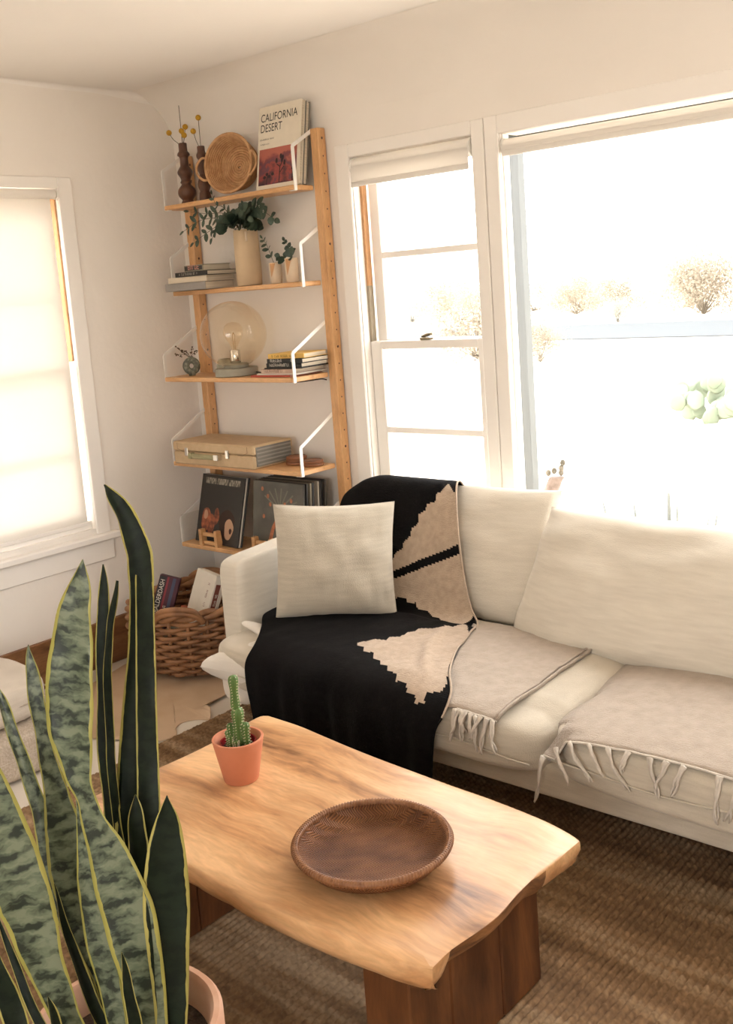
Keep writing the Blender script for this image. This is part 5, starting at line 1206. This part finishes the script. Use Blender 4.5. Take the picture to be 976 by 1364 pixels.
def stand(label, x):
    t = thing('record_stand', label, 'stand', (x, 2.984, S5 + .001))
    for xx in (0, .105):
        MB().prism([(-.022, 0), (.006, 0), (.010, .020), (.004, .075), (-.022, .075)], xx, xx + .018, 0, 'x').build('side', M_bamboo, t, False, recalc=True)
    for yy, zz in ((-.016, .045), (-.012, .004)): MB().bbox((.018, yy, zz), (.105, yy + .014, zz + .016), .002).build('rail', M_bamboo, t, False)
stand('small bamboo record stand under the shouting-face record', -3.655); stand('small bamboo record stand in front of the orange splash record', -3.300)
t = tag(MB().bbox((-3.786, 2.975, S5 + .0004), (-3.782, 3.160, S5 + .13), .0008).build('acrylic_divider', M_acrylic, None, False), 'clear acrylic divider at the corner end of the record shelf', 'divider')

# ------------------------------------------------------------------ rattan basket with board games
BC = Vector((-3.500, 2.775, .014))
t = thing('rattan_basket', 'large round basket woven from thick brown rattan rods on the leather hide', 'basket', BC)
bprof = [(.205, .012), (.232, .05), (.256, .10), (.272, .15), (.282, .20), (.280, .25), (.272, .285)]
def brad(z_):
    for (r0, z0), (r1, z1) in zip(bprof, bprof[1:]):
        if z_ <= z1: return r0 + (r1 - r0) * max(0, (z_ - z0)) / (z1 - z0)
    return bprof[-1][0]
MB().lathe([(.0, .006), (.20, .006), (.21, .012), (.20, .018), (.0, .018)], n=40).build('bottom', M_rattan, t)
NSK = 22
for i in range(NSK):
    a = 2 * pi * i / NSK + .05
    pts = [(brad(zz) * cos(a), brad(zz) * sin(a), zz) for zz in [.012 + .268 * j / 9 for j in range(10)]]
    MB().tube(pts, .0085, 8).build('stake', M_rattan, t)
rows = 14
for j in range(rows):
    zz = .022 + .0182 * j; r_ = brad(zz); pts = []; rs = []
    for k in range(NSK * 6):
        a = 2 * pi * k / (NSK * 6); ph = NSK / 2 * a + (j % 2) * pi
        off = .0145 * math.copysign(abs(cos(ph)) ** .8, cos(ph)); wob = .0035 * smoothnoise((cos(a) * 3, sin(a) * 3, j * 2.3))
        pts.append(((r_ + off) * cos(a + .05), (r_ + off) * sin(a + .05), zz + wob)); rs.append(.0098 * (1 + .18 * smoothnoise((cos(a) * 6, sin(a) * 6, j * 4.1))))
    MB().tube(pts, rs, 8, closed=True).build('weaver', M_rattan, t)
pts = []; rs = []
for k in range(150):       # fat twisted rim
    a = 2 * pi * k / 150; q = a * 13
    pts.append(((.276 + .012 * cos(q)) * cos(a), (.276 + .012 * cos(q)) * sin(a), .292 + .010 * sin(q))); rs.append(.0165)
for s in (0, pi):
    pts = [((.276 + .011 * cos(a * 9 + s)) * cos(a), (.276 + .011 * cos(a * 9 + s)) * sin(a), .290 + .011 * sin(a * 9 + s)) for a in [2 * pi * k / 150 for k in range(150)]]
    MB().tube(pts, .0145, 9, closed=True).build('rim_rod', M_rattan, t)
for a0 in (-.95, 2.2):
    for s in (0, .016):
        pts = catmull([(.285 * cos(a0 - .38), .285 * sin(a0 - .38), .262), (.298 * cos(a0 - .25), .298 * sin(a0 - .25), .300 + s), (.302 * cos(a0), .302 * sin(a0), .316 + s), (.298 * cos(a0 + .25), .298 * sin(a0 + .25), .300 + s), (.285 * cos(a0 + .38), .285 * sin(a0 + .38), .262)], 7)
        MB().tube(pts, .0125, 9).build('handle_rod', M_rattan, t)
def gamebox(name, label, c, rot, size, cols, cat='game box'):
    t = thing(name, label, cat, c, rot)
    w_, d_, h_ = size
    MB().bbox((-w_ / 2, -d_ / 2, 0), (w_ / 2, d_ / 2, h_ * .55), .002).build('tray', cols[0], t, False)
    MB().bbox((-w_ / 2 - .0015, -d_ / 2 - .0015, h_ * .30), (w_ / 2 + .0015, d_ / 2 + .0015, h_), .002).build('lid', cols[1], t, False)
    return t
def facing(corner, ydir, xdir, size, at):
    """loc and rotation of a box whose lid corner (at = signs along x, y) sits at corner"""
    y = Vector(ydir).normalized(); x = Vector(xdir); x = (x - y * x.dot(y)).normalized(); zz = x.cross(y)
    o = Vector(corner) - x * (at[0] * size[0] / 2) - y * (at[1] * size[1] / 2) - zz * size[2]
    return tuple(o), Matrix((x, y, zz)).transposed().to_euler()
sz = (.088, .24, .045)
lo_, ro_ = facing((-3.588, 2.675, .424), (.135, .317, .938), (.73, .55, -.40), sz, (-1, 1))
t = gamebox('board_game_box', 'dark plum board game box lettered BALDERDASH leaning in the rattan basket', lo_, ro_, sz, [flat('plum_box', (.075, .012, .025)), flat('plum_lid', (.060, .010, .022))])
zt_ = sz[2]
MB().box((-.043, -.118, zt_ + .0002), (-.014, .118, zt_ + .0008)).build('title_stripe', flat('black_stripe', (.012, .010, .012)), t, False)
MB().box((.014, -.11, zt_ + .0002), (.028, .118, zt_ + .0008)).build('blue_stripe', flat('blue_stripe', (.05, .055, .10)), t, False)
MB().box((-.010, -.118, zt_ + .0002), (-.002, .118, zt_ + .0008)).build('red_stripe', flat('red_stripe', (.22, .02, .03)), t, False)
lettering('BALDERDASH', .028, flat('game_white', (.72, .66, .56)), t, (-.0185, -.045, zt_ + .0012), (0, 0, RAD(90)), .86)
scribble(4, .014, flat('game_white', (.72, .66, .56)), t, (.012, -.052, zt_ + .0012), (0, 0, RAD(90)), 6)
sz = (.14, .24, .055)
lo_, ro_ = facing((-3.285, 2.735, .440), (.14, .33, .93), (.98, -.07, .0), sz, (1, 1))
t = gamebox('board_game_box', 'white game box with a maroon end panel leaning in the rattan basket', lo_, ro_, sz, [flat('ivory_box', (.55, .50, .42)), flat('ivory_lid', (.62, .57, .49))])
MB().box((.0717, -.05, .022), (.0722, .085, .046)).build('end_panel', flat('maroon_panel', (.16, .045, .03)), t, False)
scribble(9, .012, flat('ivory_lid', (.62, .57, .49)), t, (.0726, -.035, .027), (RAD(90), 0, RAD(90)), 7)
scribble(11, .012, flat('maroon_panel', (.16, .045, .03)), t, (.04, -.02, .0556), (0, 0, RAD(90)), 8)
t = gamebox('card_box', 'small red and green card box lying in the rattan basket', (-3.475, 2.720, .235), (RAD(62), RAD(10), RAD(35)), (.075, .085, .032), [flat('red_card', (.25, .05, .03)), flat('red_card_lid', (.36, .085, .04))])
MB().box((-.0392, -.03, .0322), (.0392, -.012, .0328)).build('green_band', flat('green_band', (.05, .10, .04)), t, False)
t = gamebox('card_box', 'flat grey-green box lying low in the front of the rattan basket', (-3.47, 2.64, .175), (RAD(8), RAD(0), RAD(20)), (.11, .08, .03), [flat('sage_box', (.12, .11, .085)), flat('sage_lid', (.17, .16, .12))])

# ------------------------------------------------------------------ outside: desert ground, road, bushes, cacti
GZ = -.20
M_sand = mat('pale_sand', (.74, .66, .56), (.60, .52, .43), rough=1, scale=.9, detail=9, spec=.1)
M_road = mat('asphalt_road', (.070, .0765, .081), (.067, .073, .077), rough=.95, scale=.6, spec=.1)
b = MB()
def gr(u, v):
    x = -140 + 260 * u; y = 3.4 + 150 * v ** 1.8
    return (x, y, GZ + .05 * smoothnoise((x * .3, y * .3, 0)) * min(1, (y - 3.4) / 6) * (0 if 22.5 < y < 33 else 1) - .0)
b.grid(gr, 120, 70); struct(b.build('ground', M_sand))
b = MB(); b.box((-140, -40, GZ - .1), (XL - .15, 3.4, GZ)); b.box((XL - .15, WY + .15, GZ - .1), (120, 3.4, GZ)); b.box((XR + .15, -40, GZ - .1), (120, WY + .15, GZ)); struct(b.build('ground_yard', M_sand, smooth=False))
b = MB(); b.box((-140, 24.2, GZ - .02), (120, 30.5, GZ + .03)); struct(b.build('road', M_road, smooth=False))
M_scrub = cloth_shade_mat('dry_scrub', (.265, .23, .18), .5); M_scrubg = cloth_shade_mat('grey_scrub', (.29, .285, .255), .5)
def bush(label, x, y, h, w, m, seed, group=None, n=4200):
    t = thing('desert_bush', label, 'bush', (x, y, GZ), (0, 0, 0), group); r = random.Random(seed)
    b = MB(); f = MB()
    for k in range(60):
        a = r.uniform(0, 2 * pi); e = r.uniform(.15, 1.35); L_ = h * r.uniform(.55, 1.0); d = Vector((cos(a) * cos(e) * w / h, sin(a) * cos(e) * w / h, sin(e)))
        p0 = Vector((0, 0, 0)); p1 = d * L_ * .5 + Vector((r.uniform(-.1, .1), r.uniform(-.1, .1), .05)) * h; p2 = d * L_
        b.tube([p0, p1, p2], [h * .005, h * .003, h * .0012], 3, caps=False)
        for q in range(n // 60):
            c = p1.lerp(p2, .15 + .85 * r.random()) + Vector((r.gauss(0, .09), r.gauss(0, .09), r.gauss(0, .09))) * h
            s = h * r.uniform(.012, .028); u = Vector((r.gauss(0, 1), r.gauss(0, 1), r.gauss(0, 1))).normalized() * s; v = u.orthogonal().normalized() * s * .5
            f.add([c - u, c + v, c + u, c - v], [(0, 1, 2, 3)])
    b.build('twigs', m, t, False); f.build('foliage', m, t, False)
G_ = 'dry bushes along the far side of the road'
for k, (x, y, h, w) in enumerate([(-14.6, 34.8, 2.7, 1.9), (-11.2, 35.5, 2.3, 1.6), (-18.2, 35.5, 1.9, 1.6), (-21.6, 38.5, 1.9, 1.7), (-8.0, 36.0, 2.5, 1.7), (-23.5, 42.5, 2.1, 2.0), (-5.0, 38.5, 2.2, 1.8), (-27, 44, 2.2, 3.0), (-32, 47, 2.4, 3.2), (-14, 46, 2.6, 3.2), (-38, 52, 2.6, 3.4), (-1, 42, 2.4, 2.2), (-17.6, 40.5, 2.6, 1.9), (-13.4, 40.0, 2.8, 1.9), (-9.6, 40.5, 3.0, 1.9), (-30.5, 41.0, 2.0, 1.8)]):
    bush('dry tan desert bush on the far side of the road', x, y, h, w, M_scrub, 20 + k, G_)
bush('rounded pale grey shrub at the near edge of the road', -16.3, 31.8, .9, 1.0, M_scrubg, 51)
bush('loose dry tan bush on this side of the road seen through the narrow sash window', -13.3, 19.2, 2.0, 1.5, M_scrub, 52, n=3600)
bush('low twiggy bush beside the window mullion on this side of the road', -11.2, 18.4, 1.0, .8, M_scrub, 53)
bush('wispy grey bush far left through the narrow sash window', -29.5, 37.5, 1.6, 1.8, M_scrubg, 54)
# prickly pear
M_pad = mat('prickly_pad', (.13, .165, .11), (.16, .19, .135), rough=.7, scale=6)
t = thing('prickly_pear', 'prickly pear cactus with flat round pads growing in the sandy yard', 'cactus', (-4.55, 11.35, GZ))
r = random.Random(8)
for k in range(34):
    a = r.uniform(0, 2 * pi); rr = .60 * r.random() ** .6; zz = .08 + .50 * r.random() * (1 - (rr / .75) ** 2); sc = r.uniform(.10, .15)
    nrm = Vector((r.gauss(0, .5) + .5, -1, r.gauss(0, .3))).normalized(); ux_ = Vector((r.gauss(0, .35), r.gauss(0, .2), 1)); ux_ = (ux_ - nrm * ux_.dot(nrm)).normalized(); wx = ux_.cross(nrm)
    c = Vector((rr * cos(a), rr * sin(a) * .7, zz)); b = MB(); vs = []; n = 18
    for sd in (-1, 0, 1):
        for i in range(n):
            q = 2 * pi * i / n; rad = sc * (1 - .14 * (1 if sin(q) < -.4 else 0)) * (1 if sd == 0 else .80)
            vs.append(c + wx * (rad * cos(q) * .82) + ux_ * (rad * sin(q)) + nrm * (sd * .014))
    fs = [(j * n + i, j * n + (i + 1) % n, (j + 1) * n + (i + 1) % n, (j + 1) * n + i) for j in (0, 1) for i in range(n)] + [tuple(range(n))[::-1], tuple(range(2 * n, 3 * n))]
    b.add(vs, fs).build('pad', M_pad, t, recalc=True)
# a lone cactus arm standing just outside the glass
M_chol = mat('pale_cholla', (.12, .085, .068), (.165, .12, .10), rough=.85, scale=45, contrast=(.42, .58)); M_bud = mat('cholla_bud', (.06, .055, .04), (.12, .10, .07), rough=.8, scale=40)
t = thing('cholla_cactus', 'single pale pink cactus stalk with dark buds just outside the picture window', 'cactus', (-2.33, 3.80, GZ))
path = catmull([(0, 0, 0), (.0, 0, .5), (.022, 0, .80), (.052, 0, .895), (.075, 0, .935)], 10)
b = MB(); vs = []; n = 24
for i, p in enumerate(path):
    q = p[2]; rr = .028 if q < .6 else .023
    if q > .86: rr = .030
    if i == len(path) - 1: rr = .016
    for k in range(n): a = 2 * pi * k / n; w_ = 1 + .12 * abs(sin(4 * a + q * 60)) ; vs.append((p[0] + rr * w_ * cos(a), p[1] + rr * w_ * sin(a), p[2]))
fs = [(j * n + i, j * n + (i + 1) % n, (j + 1) * n + (i + 1) % n, (j + 1) * n + i) for j in range(len(path) - 1) for i in range(n)] + [tuple((len(path) - 1) * n + i for i in range(n))]
b.add(vs, fs).build('stalk', M_chol, t)
for p in ((.040, -.015, .952), (.067, -.012, .962), (.100, -.008, .975), (.106, -.004, .998), (.088, .01, .952)): MB().ball(p, .012, 10, sq=(1, 1, 1.25)).build('bud', M_bud, t)
# agave tips under the window
M_agave = mat('agave_leaf', (.085, .10, .092), (.10, .115, .105), rough=.6)
t = thing('agave_plant', 'grey-green agave whose pointed leaf tips rise behind the sofa outside the window', 'agave', (-1.82, 3.95, GZ))
for k, (tx, ty, tz) in enumerate([(-.26, -.10, .80), (-.14, -.05, .79), (-.10, -.15, .76), (.0, 0, .855), (-.03, .05, .83), (.035, .0, .80), (.24, -.08, .79), (.33, -.02, .745), (.12, .12, .70), (-.34, .1, .70)]):
    tz += .06; pts = catmull([(0, 0, .02), (tx * .35, ty * .35, .3), (tx * .75, ty * .75, .58), (tx, ty, tz)], 6)
    MB().tube(pts, [.040 * (1 - (i / (len(pts) - 1)) ** 1.6) + .0015 for i in range(len(pts))], 8, flat_=.35).build('leaf', M_agave, t)
